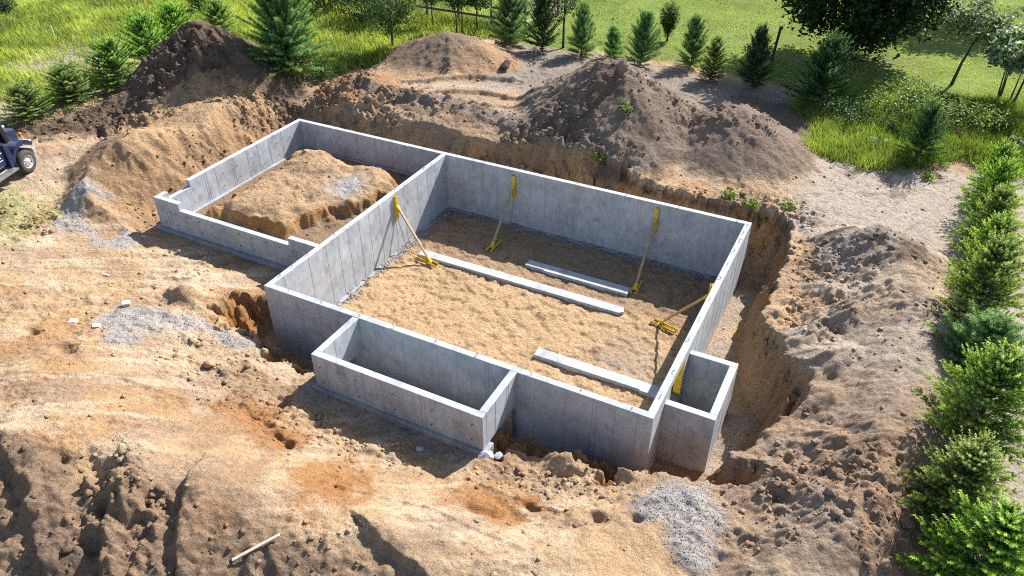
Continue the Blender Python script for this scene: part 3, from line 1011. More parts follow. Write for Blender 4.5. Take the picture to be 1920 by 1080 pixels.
# vegetation zones (also used to scatter blades)
LEFTF = PX([(0, 232), (60, 222), (110, 195), (170, 168), (235, 128), (300, 85), (345, 62), (440, 62), (480, 88), (530, 140)], 2.2) + [(-9.5, 15.8), (-8.6, 19.5), (-8, 24.5), (-2.5, 26.5), (-20, 60), (-140, 60), (-140, 4)]
RIGHTF = [(13.0, 17.2), (14.2, 17.6), (15.4, 17.5), (17.0, 18.2), (18.6, 20.3), (20.5, 20.0), (21.8, 19.0), (25, 18), (45, 18), (45, 27.4), (20, 27.4), (16.5, 26.2), (12.4, 24.8), (11.8, 22.6), (13.2, 20.4)]
LAWNP = [(-6, 25.6), (0, 25.9), (5.8, 26.3), (12, 25.3), (16.5, 26.5), (20, 27.6), (60, 28), (160, 60), (160, 220), (-60, 220), (-18, 60), (-4, 31)]
vL = sstep(0.5, -0.6, poly_sd(X, Y, LEFTF) + 1.0 * m1)
bare = sstep(0.08, 0.35, m3 + 0.3 * m1) * sstep(-31, -24, X) * sstep(20, 14, Y)
bare = np.maximum(bare, 0.8 * blob(-24, 11, 2.5) * (1 + m1))
vL = vL * (1 - 0.85 * np.clip(bare, 0, 1)) * (1 - pw("A"))
vR = sstep(0.5, -0.6, poly_sd(X, Y, RIGHTF) + 0.9 * m1)
vW = sstep(0.35, -0.35, poly_sd(X, Y, LAWNP) + 0.5 * m1)
paint(GREY * 0.95, sstep(1.0, -0.5, poly_sd(X, Y, LEFTF)) * np.clip(bare, 0, 1) * 0.9)
q = at(15, 392)
paint(GSOIL * 1.4, 0.45 * np.clip(sstep(0.3, 0.8, blob(q[0], q[1], 1.9, 1.2) + 0.5 * m2), 0, 1))
paint(GSOIL, np.maximum(vL, vR))
lawnc = LAWN * (1 + 0.25 * m3 + 0.2 * m1)[..., None]
lawnc = lawnc + (C3(0.23, 0.235, 0.09) - lawnc) * (np.clip(sstep(0.15, 0.6, fbm(X, Y, 3.5, 4, 2)), 0, 1) * 0.6)[..., None]
paint(lawnc, vW)
far_l = sstep(-26, -34, X) + sstep(30, 50, Y) * (X < -8)
paint(C3(0.14, 0.20, 0.04), np.clip(far_l, 0, 1) * (1 - vW))
paint(C3(0.14, 0.20, 0.04), sstep(26, 32, X))
paint(LAWN, sstep(60, 90, Y))
col *= ((1 + 0.10 * n_fine + 0.12 * m2) * (1 + 0.12 * (1 - np.clip(vL + vR + vW, 0, 1))))[..., None]
vg_ = np.clip(vL + vR + vW + np.clip(far_l, 0, 1), 0, 1)[..., None]
col = col * (vg_ + (1 - vg_) * np.array([1.02, 0.985, 0.965], np.float32))
col = np.clip(col, 0.01, 0.75)

# ---- split the sheet: ground, and every heap as its own object
ny, nx = X.shape
idx = np.arange(ny * nx).reshape(ny, nx)
quads = np.stack([idx[:-1, :-1], idx[:-1, 1:], idx[1:, 1:], idx[1:, :-1]], -1)
owner = np.zeros((ny, nx), np.int8)
names = ["A", "B", "B2", "S", "C", "D", "E", "F"]
best = base + 0.12
for i, k in enumerate(names):
    m = (PILES[k] > best) & (dug < 0.1)
    owner[m] = i + 1
    best = np.where(m, PILES[k], best)
owner[in_gar & (di < 0.28)] = 9
fo = owner[:-1, :-1]
V3 = np.stack([X, Y, Z], -1).reshape(-1, 3)
C3f = col.reshape(-1, 3)


def sub_mesh(name, sel):
    q = quads[sel].reshape(-1, 4)
    u, inv = np.unique(q, return_inverse=True)
    return mesh_np(name, V3[u], inv.reshape(-1, 4), SOIL, C3f[u], smooth=False)


g = link("ground", sub_mesh("ground", fo == 0))
tag(g, kind="structure")
heap_info = [("dirt_heap", "tall pointed heap of dark grey-brown topsoil, its rough clods spreading toward the truck"),
             ("dirt_heap", "broad low sandy heap between the truck and the garage wall, dark on its left flank"),
             ("dirt_heap", "smooth rounded tan heap behind the broad sandy heap, below the dark topsoil heap"),
             ("dirt_heap", "small reddish-tan heap just behind the far garage corner"),
             ("dirt_heap", "wide grey-brown heap with an orange right flank, furthest back beside the leafy sapling"),
             ("dirt_heap", "largest grey-brown heap with deep grooves, standing behind the basement's back wall"),
             ("dirt_heap", "smooth conical grey heap right of the grooved heap, edge of the tall weeds"),
             ("dirt_heap", "long rough spoil ridge along the right pit edge, beside the row of spruces"),
             ("earth_block", "flat-topped block of sandy earth left standing inside the garage walls")]
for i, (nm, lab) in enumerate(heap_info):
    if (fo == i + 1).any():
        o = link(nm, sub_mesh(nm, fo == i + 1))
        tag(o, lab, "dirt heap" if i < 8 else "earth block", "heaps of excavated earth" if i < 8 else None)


def hz(x, y):
    """terrain height"""
    i = np.clip(np.searchsorted(gx, x) - 1, 0, nx - 2)
    j = np.clip(np.searchsorted(gy, y) - 1, 0, ny - 2)
    a = (x - gx[i]) / (gx[i + 1] - gx[i])
    b = (y - gy[j]) / (gy[j + 1] - gy[j])
    return (Z[j, i] * (1 - a) * (1 - b) + Z[j, i + 1] * a * (1 - b) + Z[j + 1, i] * (1 - a) * b + Z[j + 1, i + 1] * a * b)


def gi(A, x, y):
    i = np.clip(np.searchsorted(gx, x) - 1, 0, nx - 2)
    j = np.clip(np.searchsorted(gy, y) - 1, 0, ny - 2)
    return A[j, i]


# ------------------------------------------------------------------ foundation
fnd = thing("house_foundation", "grey poured concrete foundation of a basement with an attached garage, porch box and light well", "foundation", (0, 0, 0))


def wall(build, seams=(), ties=()):
    b = MB()
    build(b)
    o = b.build("wall", CONC, fnd, bevel=0.012)
    if seams:
        s = MB()
        for q in seams:
            s.box(*q)
        so = s.build("form_seam", SEAM, o)
        tag(so, kind="stuff")
    if ties:
        s = MB()
        for (p, d) in ties:
            p = np.array(p)
            s.tube([p - 0.01 * np.array(d), p + 0.07 * np.array(d)], 0.011, 5)
        so = s.build("tie_rod", RUST, o)
        tag(so, kind="stuff")
    return o


rs = random.Random(5)


def seam_pos(a, b, lo=0.45, hi=0.95):
    out = []
    p = a + rs.uniform(0.25, 0.6)
    while p < b - 0.2:
        out.append(p)
        if rs.random() < 0.2:
            out.append(p + 0.11)
        p += rs.choice([0.61, 0.61, 0.75, 0.91, 1.2]) + rs.uniform(-.05, .05)
    return [q for q in out if q < b - 0.1]


SW, SD = 0.009, 0.005


def seams_x(y, a, b, z0, z1, out):     # wall face at y, facing out (+1/-1), seams along x
    ylo, yhi = (y, y + SD) if out > 0 else (y - SD, y)
    L = []
    for p in seam_pos(a, b):
        zt = z1(p) if callable(z1) else z1
        L.append((p, p + SW, ylo - 0.001 * (out > 0), yhi + 0.001 * (out < 0), z0 + 0.01, zt - 0.03))
    return L


def seams_y(x, a, b, z0, z1, out):
    xlo, xhi = (x, x + SD) if out > 0 else (x - SD, x)
    L = []
    for p in seam_pos(a, b):
        zt = z1(p) if callable(z1) else z1
        L.append((xlo - 0.001 * (out > 0), xhi + 0.001 * (out < 0), p, p + SW, z0 + 0.01, zt - 0.03))
    return L


def ties_x(y, a, b, zs, out, st=0.75):
    L = []
    p = a + 0.3
    while p < b - 0.1:
        for z in zs:
            L.append(((p + rs.uniform(-.04, .04), y, z + rs.uniform(-.03, .03)), (0, out, 0)))
        p += st
    return L


def ties_y(x, a, b, zs, out, st=0.75):
    L = []
    p = a + 0.3
    while p < b - 0.1:
        for z in zs:
            L.append(((x, p + rs.uniform(-.04, .04), z + rs.uniform(-.03, .03)), (out, 0, 0)))
        p += st
    return L


NX0, NX1, NZ = -6.37, -1.21, 2.15
# back wall, one pour across garage and basement
wall(lambda b: b.prism([(GX, ZG), (0, ZG), (0, 0), (W, 0), (W, H), (GX, H)], 'y', D - T, D),
     seams_x(D - T, 0.3, W - 0.3, 0, H, -1) + seams_x(D - T, GX + 0.3, -0.1, ZG, H, -1), ties_x(D - T, GX + 0.2, -0.1, (1.55, 2.1), -1, 0.95))
# basement left wall
wall(lambda b: b.box(0, T, 0, D - T, 0, H), seams_y(T, 0.3, D - T, 0, H, 1))
# basement right wall with the light-well opening
OY0, OY1, OZ0, OZ1 = 1.55, 2.87, 0.85, 2.24


def right_wall(b):
    x0, x1 = W - T, W
    b.box(x0, x1, 0, OY0, 0, H)
    b.box(x0, x1, OY1, D - T, 0, H)
    b.box(x0, x1, OY0, OY1, 0, OZ0)
    b.box(x0, x1, OY0, OY1, OZ1, H)


wall(right_wall, seams_y(W, 3.6, D - T, 0, H, 1))
# basement front wall
wall(lambda b: b.box(T, W - T, 0, T, 0, H), seams_x(0, T + 0.1, BX0, 0, H, -1) + seams_x(0, BX0 + T, BX1 - T, 0, H, -1) + seams_x(0, BX1, W - 0.2, 0, H, -1))
# garage left wall with door gap
wall(lambda b: b.prism([(GY0 + T, ZG), (D - T, ZG), (D - T, H), (4.06, H), (4.06, 2.16), (3.03, 2.16), (3.03, H), (GY0 + T, H)], 'x', GX, GX + T),
     seams_y(GX + T, 4.2, D - T, ZG, H, 1), ties_y(GX + T, 3.0, D - T, (1.5, 2.0), 1, 0.8))
# garage front wall with vehicle door gap
wall(lambda b: b.prism([(GX, ZG), (0, ZG), (0, H), (NX1, H), (NX1, NZ), (NX0, NZ), (NX0, H), (GX, H)], 'y', GY0, GY0 + T),
     seams_x(GY0, GX + 0.2, -0.2, ZG, NZ, -1), ties_x(GY0, GX + 0.1, -0.2, (1.5, 1.98), -1, 0.62))
# porch box
wall(lambda b: b.box(BX0, BX0 + T, -BD + T, 0, ZB, H), seams_y(BX0 + T, -BD + T, 0, ZB, H, 1))
wall(lambda b: b.box(BX0, BX1, -BD, -BD + T, ZB, H), seams_x(-BD, BX0, BX1, ZB, H, -1), ties_x(-BD, BX0, BX1, (1.55, 2.1), -1, 1.2))
wall(lambda b: b.box(BX1 - T, BX1, -BD + T, 0, ZB, H), seams_y(BX1, -BD + T, 0, ZB, H, 1))
# light well
wall(lambda b: b.box(W, SX, SY1 - T, SY1, 0, SZ), seams_x(SY1 - T, W, SX - T, 0, SZ, -1))
wall(lambda b: b.box(W, SX, SY0, SY0 + T, 0, SZ), seams_x(SY0, W, SX, 0, SZ, -1))
wall(lambda b: b.box(SX - T, SX, SY0 + T, SY1 - T, 0, SZ), seams_y(SX, SY0 + T, SY1, 0, SZ, 1))


FOOTM = concrete_mat("dirty_footing", 0.72)


def footing(*bx):
    MB().box(*bx).build("footing", FOOTM, fnd, bevel=0.02)


e = 0.16
footing(-e, W + e, D - T - e, D + e, -0.25, -0.003)
footing(-e, T + e, -e, D - T - e, -0.25, -0.004)
footing(W - T - e, W + e, -e, D - T - e, -0.25, -0.005)
footing(T + e, W - T - e, -e, T + e, -0.25, -0.006)
footing(GX - e, GX + T + e, GY0 - e, D + e, ZG - 0.25, ZG - 0.003)
footing(GX + T + e, -0.01, GY0 - e, GY0 + T + e, ZG - 0.25, ZG - 0.004)
footing(GX + T + e, -0.01, D - T - e, D + e, ZG - 0.25, ZG - 0.005)
footing(BX0 - 0.1, BX1 + 0.12, -BD - 0.11, -BD + T + e, ZB - 0.24, ZB - 0.003)
footing(W + e, SX + e, SY0 - e, SY1 + e, -0.26, -0.008)
# anchor bolts along the wall tops
bolt = MB().tube([(0, 0, -0.03), (0, 0, 0.05), (0.02, 0.01, 0.075), (0.055, 0.03, 0.08)], 0.009, 5).mesh("anchor_bolt", RUST)
for (x, y) in [(0.10, q) for q in (0.6, 1.2, 2.0, 3.4, 5.2, 7, 9)] + [(q, 0.10) for q in (0.9, 2.2, 3.6, 4.8, 6.2, 7.5, 9.2, 10.6, 12.0)] + \
        [(W - 0.1, q) for q in (0.8, 1.9, 3.4, 4.4, 5.6, 6.8, 7.7, 8.6, 9.3, 9.9, 10.4)] + [(q, D - 0.1) for q in (2, 4, 6, 8, 10, 12.1, -2.5, -5)]:
    o = link("anchor_bolt", bolt, fnd)
    o.location = (x, y, H)
    o.rotation_euler = (0, 0, rs.uniform(0, 6.28))

# ------------------------------------------------------------------ concrete strip footings on the basement floor
def strip_pad(x0, x1, y0, y1, label, step=None, jag=0.0):
    b = MB()
    if step:
        xs, dy = step
        prof = [(x0, y0), (xs, y0), (xs, y0 + dy), (x1, y0 + dy), (x1, y1), (x0, y1)]
    elif jag:
        prof = [(x0, y0), (x1 - 0.05, y0), (x1 + jag, (y0 + y1) / 2 - 0.05), (x1, y1), (x0, y1)]
    else:
        prof = [(x0, y0), (x1, y0), (x1, y1), (x0, y1)]
    b.prism(prof, 'z', -0.1, 0.125)
    o = b.build("strip_footing", PADM, None, bevel=0.015)
    tag(o, label, "concrete strip", "concrete strip footings on the basement floor")
    return o


PADM = concrete_mat("pad_concrete", 1.0)
strip_pad(1.15, 9.42, 6.63, 7.02, "longest pale concrete strip, crossing the sunlit edge of the basement floor", jag=0.10)
strip_pad(5.16, 9.25, 7.86, 8.24, "shaded concrete strip lying closest to the back wall", step=(5.95, -0.05))
strip_pad(7.72, 11.95, 3.32, 3.71, "pale concrete strip nearest the front wall, its right end in shadow", step=(11.3, -0.05))

# ------------------------------------------------------------------ wall braces
def brace(top, foot, nrm, label, wood):
    """top: bracket centre on wall, nrm: into the room, foot: where the prop lands"""
    n = np.array([nrm[0], nrm[1], 0.0])
    t = np.array([-n[1], n[0], 0.0])
    r = thing("wall_brace", label, "wall brace", (top[0], top[1], 0), 0, "yellow braces propping the basement walls")
    o = np.array([top[0], top[1], 0.0])

    def loc(p):
        return np.array(p, float) - o
    zt, zb = top[2] + 0.5, top[2] - 0.5
    b = MB()
    c = np.array([top[0], top[1], 0.0])
    # channel: web on the wall and two flanges
    b.beam(loc(c + n * 0.012 + [0, 0, zb]), loc(c + n * 0.012 + [0, 0, zt]), 0.15, 0.02, up=n)
    for s in (-1, 1):
        b.beam(loc(c + n * 0.05 + t * s * 0.068 + [0, 0, zb]), loc(c + n * 0.05 + t * s * 0.068 + [0, 0, zt]), 0.014, 0.075, up=n)
    b.beam(loc(c + n * 0.085 + [0, 0, zt - 0.48]), loc(c + n * 0.085 + [0, 0, zt]), 0.13, 0.012, up=n)
    b.build("bracket", YEL, r, bevel=0.004)
    p0 = c + n * 0.11 + np.array([0, 0, top[2] + 0.04])
    p1 = np.array(foot, float)
    MB().beam(loc(p0), loc(p1 + [0, 0, 0.07]), 0.10, 0.055, up=n).build("prop", wood, r, bevel=0.004)
    # clamp shoe where the prop meets the bracket
    dd = (p1 - p0) / np.linalg.norm(p1 - p0)
    MB().beam(loc(p0 - dd * 0.03), loc(p0 + dd * 0.12), 0.125, 0.075, up=n).build("clamp", YEL, r, bevel=0.004)
    # ground foot: two channels side by side with a hinge block
    back = np.array([top[0], top[1], 0.0]) - np.array([p1[0], p1[1], 0.0])
    back /= np.linalg.norm(back)
    side = np.array([-back[1], back[0], 0.0])
    zf = 0.055
    f = MB()
    for s in (-1, 1):
        f.beam(loc(p1 + side * s * 0.10 - back * 0.28 + [0, 0, zf]), loc(p1 + side * s * 0.085 + back * 0.66 + [0, 0, zf]), 0.06, 0.05)
        f.beam(loc(p1 + side * s * 0.10 - back * 0.28 + [0, 0, zf + 0.045]), loc(p1 + side * s * 0.085 + back * 0.66 + [0, 0, zf + 0.035]), 0.02, 0.02)
    f.beam(loc(p1 - side * 0.14 + [0, 0, zf + 0.01]), loc(p1 + side * 0.14 + [0, 0, zf + 0.01]), 0.09, 0.04)
    f.beam(loc(p1 - dd * 0.22 + [0, 0, 0.07]), loc(p1 + [0, 0, 0.06]), 0.125, 0.085, up=n)
    f.build("foot", YEL, r, bevel=0.005)
    # chain from the bracket to the wall base and out to the foot
    k0 = c + n * 0.06 + np.array([0, 0, zb])
    k1 = c + n * 0.35 + np.array([0, 0, 0.08])
    k2 = p1 + back * 0.7 + np.array([0, 0, 0.08])
    ch = MB()
    pts = [k0 + (k1 - k0) * q for q in np.linspace(0, 1, 26)] + [k1 + (k2 - k1) * q for q in np.linspace(0, 1, 16)]
    for i in range(len(pts) - 1):
        m = (pts[i] + pts[i + 1]) / 2
        h = (pts[i + 1] - pts[i]) * 0.62
        ch.beam(loc(m - h), loc(m + h), 0.035 if i % 2 else 0.012, 0.012 if i % 2 else 0.035)
    ch.build("chain", plain("chain_%d" % len(bpy.data.materials), (0.33, 0.24, 0.13), 0.6, 0.2), r)
    return r


brace((T, 6.80, 1.85), (1.86, 6.45, 0), (1, 0), "yellow brace with a wooden prop on the sunlit left basement wall", TIMBER)
brace((3.36, D - T, 1.74), (3.42, 8.44, 0), (0, -1), "shaded yellow brace on the back wall nearest the inner left corner", TIMBER)
brace((9.25, D - T, 1.80), (9.38, 8.30, 0), (0, -1), "shaded yellow brace on the back wall at the end of the shorter shaded strip", TIMBER)
brace((W - T, 6.35, 1.95), (10.80, 6.80, 0), (-1, 0), "yellow brace with a bright orange prop leaning on the right basement wall", TIMBER2)

# opening in the light well: yellow jamb boards
wb = thing("window_buck", "yellow timber frame lining the opening between basement and light well", "window frame", (W - T / 2, OY0, 0))
for bx in ((-T / 2 + 0.002, T / 2 - 0.002, OY1 - OY0 - 0.045, OY1 - OY0 - 0.002, OZ0 + 0.05, OZ1 - 0.05), (-T / 2 + 0.002, T / 2 - 0.002, 0.002, 0.045, OZ0 + 0.05, OZ1 - 0.05)):
    MB().box(*bx).build("jamb_board", YEL, wb, bevel=0.004)
MB().box(-T / 2 + 0.002, T / 2 - 0.002, 0.002, OY1 - OY0 - 0.002, OZ1 - 0.048, OZ1 - 0.002).build("head_board", YEL, wb)
MB().box(-T / 2 + 0.002, T / 2 - 0.002, 0.002, OY1 - OY0 - 0.002, OZ0 + 0.002, OZ0 + 0.048).build("sill_board", GREYWOOD, wb)

# plank standing under the porch box, against the front wall
tag(MB().beam((8.62, -0.12, 0.02), (8.55, -0.10, 1.30), 0.26, 0.05, up=(0, 1, 0)).build("plank", TIMBER), "grey plank standing in the gap beneath the porch box", "plank")
# broken concrete overspill at the porch corner
def chunk(name, label, cat, loc, s, mat, seed, group=None, flat=0.7):
    import bmesh
    bm = bmesh.new()
    bmesh.ops.create_icosphere(bm, subdivisions=2, radius=1)
    r = random.Random(seed)
    off = [Vector((r.uniform(-1, 1), r.uniform(-1, 1), r.uniform(-1, 1))).normalized() for _ in range(9)]
    for v in bm.verts:
        for q in off:
            d = v.co.dot(q)
            if d > 0.55:
                v.co -= q * (d - 0.55) * 0.9
        v.co *= 1 + r.uniform(-.06, .06)
        v.co.z *= flat
    me = bpy.data.meshes.new(name)
    bm.to_mesh(me)
    bm.free()
    me.materials.append(mat)
    o = link(name, me)
    o.scale = s
    o.location = loc
    o.rotation_euler = (r.uniform(-.2, .2), r.uniform(-.2, .2), r.uniform(0, 6))
    return tag(o, label, cat, group)


chunk("concrete_lump", "large pale lump of spilled concrete at the porch box's near right corner", "concrete lump", (8.86, -1.95, 1.18), (0.30, 0.22, 0.22), PADM, 3)
chunk("concrete_lump", "small pale lump of spilled concrete right of the larger corner lump", "concrete lump", (9.18, -1.75, 1.12), (0.17, 0.14, 0.14), PADM, 4)

# ------------------------------------------------------------------ loose pieces lying on the ground
def ground_at(u, v, z0=None):
    d = _F + _R2 * (u - 960) / FOC - _U2 * (v - 540) / FOC
    t = np.arange(8.0, 75.0, 0.02)
    Q = CAM[None] + d[None] * t[:, None]
    k = np.argmax(Q[:, 2] <= hz(Q[:, 0], Q[:, 1]))
    return np.array([Q[k, 0], Q[k, 1], float(hz(Q[k, 0], Q[k, 1]))])


a_, b_ = ground_at(438, 1056, 2.4), ground_at(526, 1010, 2.4)
tag(MB().beam(a_ + [0, 0, 0.10], b_ + [0, 0, 0.13], 0.07, 0.035).build("stick", PALEWOOD, bevel=0.004), "long pale wooden lath lying on the foreground dirt", "wooden lath")


def block(u, v, dx, dy, dz, rz, label, mat, cat, name, tilt=0.0, group=None):
    p = ground_at(u, v, 1.9)
    o = MB().box(-dx / 2, dx / 2, -dy / 2, dy / 2, -0.03, dz).build(name, mat, bevel=0.008)
    o.location = p
    o.scale = (0.66, 0.66, 0.7)
    o.rotation_euler = (tilt, tilt * 0.5, rz)
    return tag(o, label, cat, group)


block(238, 574, 0.36, 0.26, 0.22, 0.9, "cut timber block standing on the upper edge of the curved gravel patch", PALEWOOD, "wood block", "wood_block", 0.15)
block(138, 603, 0.34, 0.26, 0.07, 0.4, "flat white slab on the sand left of the curved gravel patch", plain("white_slab", (0.75, 0.74, 0.72), 0.7), "slab", "stone_slab", 0.06)
block(181, 612, 0.30, 0.24, 0.09, 0.7, "tan flat piece of board at the left tip of the curved gravel patch", PALEWOOD, "board piece", "board_piece", 0.12)
block(199, 516, 0.35, 0.10, 0.05, 0.2, "thin pale splinter on the sand above the wood block", PALEWOOD, "splinter", "splinter", 0.05)
chunk("stone", "round brown stone in the shade at the front of the garage", "stone", ground_at(336, 474, 1.2) + [0, 0, .05], (0.12, 0.11, 0.1), plain("brown_stone", (0.2, 0.13, 0.1)), 8)
chunk("stone", "white stone at the shadow edge in front of the garage wall", "stone", ground_at(270, 446, 1.3) + [0, 0, .04], (0.10, 0.09, 0.08), PADM, 9)
chunk("stone", "pale stone in the shade of the porch box front", "stone", ground_at(786, 844, 1.2) + [0, 0, .06], (0.14, 0.12, 0.1), PADM, 10)
chunk("stone", "small white stone on the dug floor right of the basement", "stone", ground_at(1434, 543, .2) + [0, 0, .05], (0.13, 0.1, 0.1), PADM, 11)
chunk("soil_clod", "dark lump of soil on the right foot of the furthest heap", "soil lump", ground_at(948, 130, 2.5) + [0, 0, .2], (0.36, 0.30, 0.5), plain("dark_clod", (0.07, 0.05, 0.04), 0.95, bump=0.5), 12)
q = at(1162, 138, 4.9)
chunk("soil_clod", "tall clod standing at the top of the grooved heap", "soil lump", (5.55, 16.1, float(hz(5.55, 16.1)) + 0.15), (0.30, 0.28, 0.5), plain("brown_clod", (0.19, 0.145, 0.11), 0.95, bump=0.5), 13, flat=1.0)

# marker flags and stakes
PINK = plain("pink_flag", (0.8, 0.18, 0.2), 0.6)
WHITEP = plain("white_paint", (0.8, 0.8, 0.78), 0.5)


def flag(u, v, mat, label):
    p = ground_at(u, v)
    r = thing("marker_flag", label, "marker flag", p, 0, "survey marker flags")
    MB().tube([(0, 0, 0), (0, 0, 0.55)], 0.008, 5).build("wire", RUST, r)
    MB().prism([(0.006, 0.42), (0.16, 0.40), (0.17, 0.54), (0.006, 0.55)], 'y', -0.004, 0.004).build("flag", mat, r)


flag(146, 78, PINK, "red marker flag in the grass beside the white stake")
flag(1742, 330, PINK, "pink marker flag on the grey sand near the top of the spruce row")
flag(1786, 262, PINK, "red marker flag in the tall grass right of the dark juniper")
p = ground_at(105, 73)
tag(MB().beam(p, p + [-0.08, 0, 0.75], 0.06, 0.03).build("stake", WHITEP), "white survey stake leaning in the left grass field", "survey stake")

# ------------------------------------------------------------------ truck
def build_truck():
    BLUE = plain("dark_blue_paint", (0.014, 0.024, 0.062), 0.38, 0.0, var=0.25, spec=0.45, coat=0.25)
    BLACK = plain("black_plastic", (0.015, 0.015, 0.018), 0.5)
    RUB = plain("tyre_rubber", (0.055, 0.052, 0.05), 0.85, var=0.25, scale=15)
    STEEL = plain("bright_steel", (0.72, 0.72, 0.72), 0.35, 0.6, var=0.1)
    ALU = plain("tread_aluminium", (0.45, 0.46, 0.47), 0.4, 0.8)
    GLASS, nt, N, L, P = new_mat("tinted_glass")
    P.inputs['Base Color'].default_value = (0.02, 0.03, 0.035, 1)
    P.inputs['Roughness'].default_value = 0.06
    AMBER = plain("amber_lens", (0.75, 0.16, 0.01), 0.3)
    TW = plain("white_lettering", (0.8, 0.78, 0.8), 0.6)
    PK = plain("pink_lettering", (0.55, 0.42, 0.55), 0.6)
    # local axes: +x forward, y to the left of the truck, right (visible) side at y<0
    # wheel centre on visible side: world (-14.0, 2.07), heading (-0.33, 0.944)
    rz = math.atan2(0.944, -0.33)
    hd = np.array([-0.33, 0.944])
    rt = np.array([0.944, 0.33])
    org = np.array([-14.0, 2.07]) - rt * 1.08
    r = thing("truck", "dark blue truck with white door lettering, its bonnet entering the frame at the left edge", "truck", (org[0], org[1], 2.2), rz)
    # body: cab
    MB().prism([(-2.55, 0.75), (-0.85, 0.75), (-0.75, 2.05), (-1.15, 2.85), (-2.45, 2.9), (-2.55, 2.8)], 'y', -1.0, 1.0).build("cab", BLUE, r, bevel=0.06)
    # bonnet, narrowing to the nose
    b = MB()
    V = [(-0.8, -0.80, 0.95), (0.56, -0.62, 0.95), (0.56, 0.62, 0.95), (-0.8, 0.80, 0.95), (-0.8, -0.80, 1.98), (0.52, -0.58, 1.62), (0.52, 0.58, 1.62), (-0.8, 0.80, 1.98)]
    b.add(V, [(3, 2, 1, 0), (4, 5, 6, 7), (0, 1, 5, 4), (1, 2, 6, 5), (2, 3, 7, 6), (3, 0, 4, 7)])
    b.build("bonnet", BLUE, r, bevel=0.07)
    MB().box(-0.25, 0.25, -0.45, -0.10, 1.76, 1.86).build("bonnet_panel", STEEL, r, bevel=0.03)  # pale raised panel on the bonnet top
    # fenders: arches over the front wheels
    for s in (-1, 1):
        f = MB()
        n = 12
        outer, inner = [], []
        for i in range(n + 1):
            a = math.radians(168 - 128 * i / n)
            outer.append((0.74 * math.cos(a), 0.54 + 0.78 * math.sin(a)))
            inner.append((0.62 * math.cos(a), 0.54 + 0.64 * math.sin(a)))
        for i in range(n):
            q = [outer[i], outer[i + 1], inner[i + 1], inner[i]]
            f.prism(q, 'y', min(s * 0.60, s * 1.10), max(s * 0.60, s * 1.10))
        f.build("fender", BLUE, r, smooth=False)
        MB().box(0.44, 0.60, min(s * 0.62, s * 1.05), max(s * 0.55, s * 1.05), 0.95, 1.15).build("headlight", STEEL, r, bevel=0.03)
        MB().lathe([(0.0, 0.16), (0.05, 0.15), (0.075, 0.08), (0.075, 0.0)], 'z', 12, (0.42, s * 0.80, 1.34)).build("marker_light", AMBER, r, True)
        # wheel > tyre, rim
        for wx in (0.0, -4.2):
            w = bpy.data.objects.new("wheel", None)
            COL.objects.link(w)
            w.parent = r
            w.location = (wx, s * 0.97, 0.455)
            w.scale = (0.87, 1, 0.87)
            MB().lathe([(0.30, -0.13), (0.44, -0.145), (0.50, -0.12), (0.525, -0.06), (0.525, 0.06), (0.50, 0.12), (0.44, 0.145), (0.30, 0.13), (0.30, -0.13)], 'y', 32).build("tyre", RUB, w, True)
            rim = MB()
            rim.lathe([(0.31, s * 0.125), (0.29, s * 0.135), (0.27, s * 0.09), (0.22, s * 0.07), (0.14, s * 0.11), (0.10, s * 0.12), (0.09, s * 0.15), (0.0, s * 0.15)], 'y', 24)
            for k in range(8):
                a = k * math.pi / 4
                rim.tube([(0.125 * math.cos(a), s * 0.10, 0.125 * math.sin(a)), (0.125 * math.cos(a), s * 0.145, 0.125 * math.sin(a))], 0.018, 6)
            ro = rim.build("rim", STEEL, w, True)
            hm = MB().lathe([(0.0, s * 0.094), (0.035, s * 0.094)], 'y', 8).mesh("hand_hole", BLACK)
            for k in range(8):
                a = (k + .5) * math.pi / 4
                ho = link("hand_hole", hm, w)
                ho.location = (0.225 * math.cos(a), 0, 0.225 * math.sin(a))
    # black air cleaner stack and splash panel in front of the door
    MB().beam((-0.52, -0.92, 1.5), (-0.66, -0.96, 2.45), 0.20, 0.24).build("air_stack", BLACK, r, bevel=0.03)
    MB().prism([(-0.88, 0.60), (-0.60, 0.60), (-0.62, 1.10), (-0.70, 1.5), (-0.9, 1.55)], 'y', -1.10, -0.78).build("splash_panel", BLUE, r, bevel=0.03)
    MB().box(-0.66, -0.62, -1.12, -0.75, 0.32, 0.70).build("mud_flap", BLACK, r)
    MB().box(0.50, 0.66, -1.04, 1.04, 0.52, 0.80).build("bumper", STEEL, r, bevel=0.05)
    MB().box(0.54, 0.59, -0.48, 0.48, 0.92, 1.45).build("grille", BLACK, r)
    # doors with glass, mirrors
    for s in (-1, 1):
        y0, y1 = (-1.012, -1.002) if s < 0 else (1.002, 1.012)
        d = MB().box(-2.1, -0.98, y0, y1, 0.85, 2.0).build("door", BLUE, r)
        ym = (-1.018, -1.0) if s < 0 else (1.0, 1.018)
        MB().prism([(-2.05, 2.08), (-1.0, 2.08), (-1.28, 2.72), (-2.05, 2.75)], 'y', *ym).build("side_window", GLASS, r)
        MB().box(-2.0, -1.85, *( (-1.03, -1.012) if s < 0 else (1.012, 1.03)), 1.58, 1.63).build("handle", STEEL, d)
        m = MB()
        m.box(-0.98, -0.90, *((-1.32, -1.12) if s < 0 else (1.12, 1.32)), 2.15, 2.55)
        m.beam((-0.94, s * 1.0, 2.1), (-0.94, s * 1.2, 2.2), 0.03, 0.03)
        m.build("mirror", BLACK, r, bevel=0.01)
    MB().prism([(-0.94, 2.10), (-0.90, 2.09), (-1.20, 2.74), (-1.24, 2.74)], 'y', -0.86, 0.86).build("windscreen", GLASS, r)
    # steps under the door
    st = MB()
    for i in range(7):
        st.box(-2.05, -0.80, -1.28 + i * 0.045, -1.255 + i * 0.045, 0.56, 0.60)
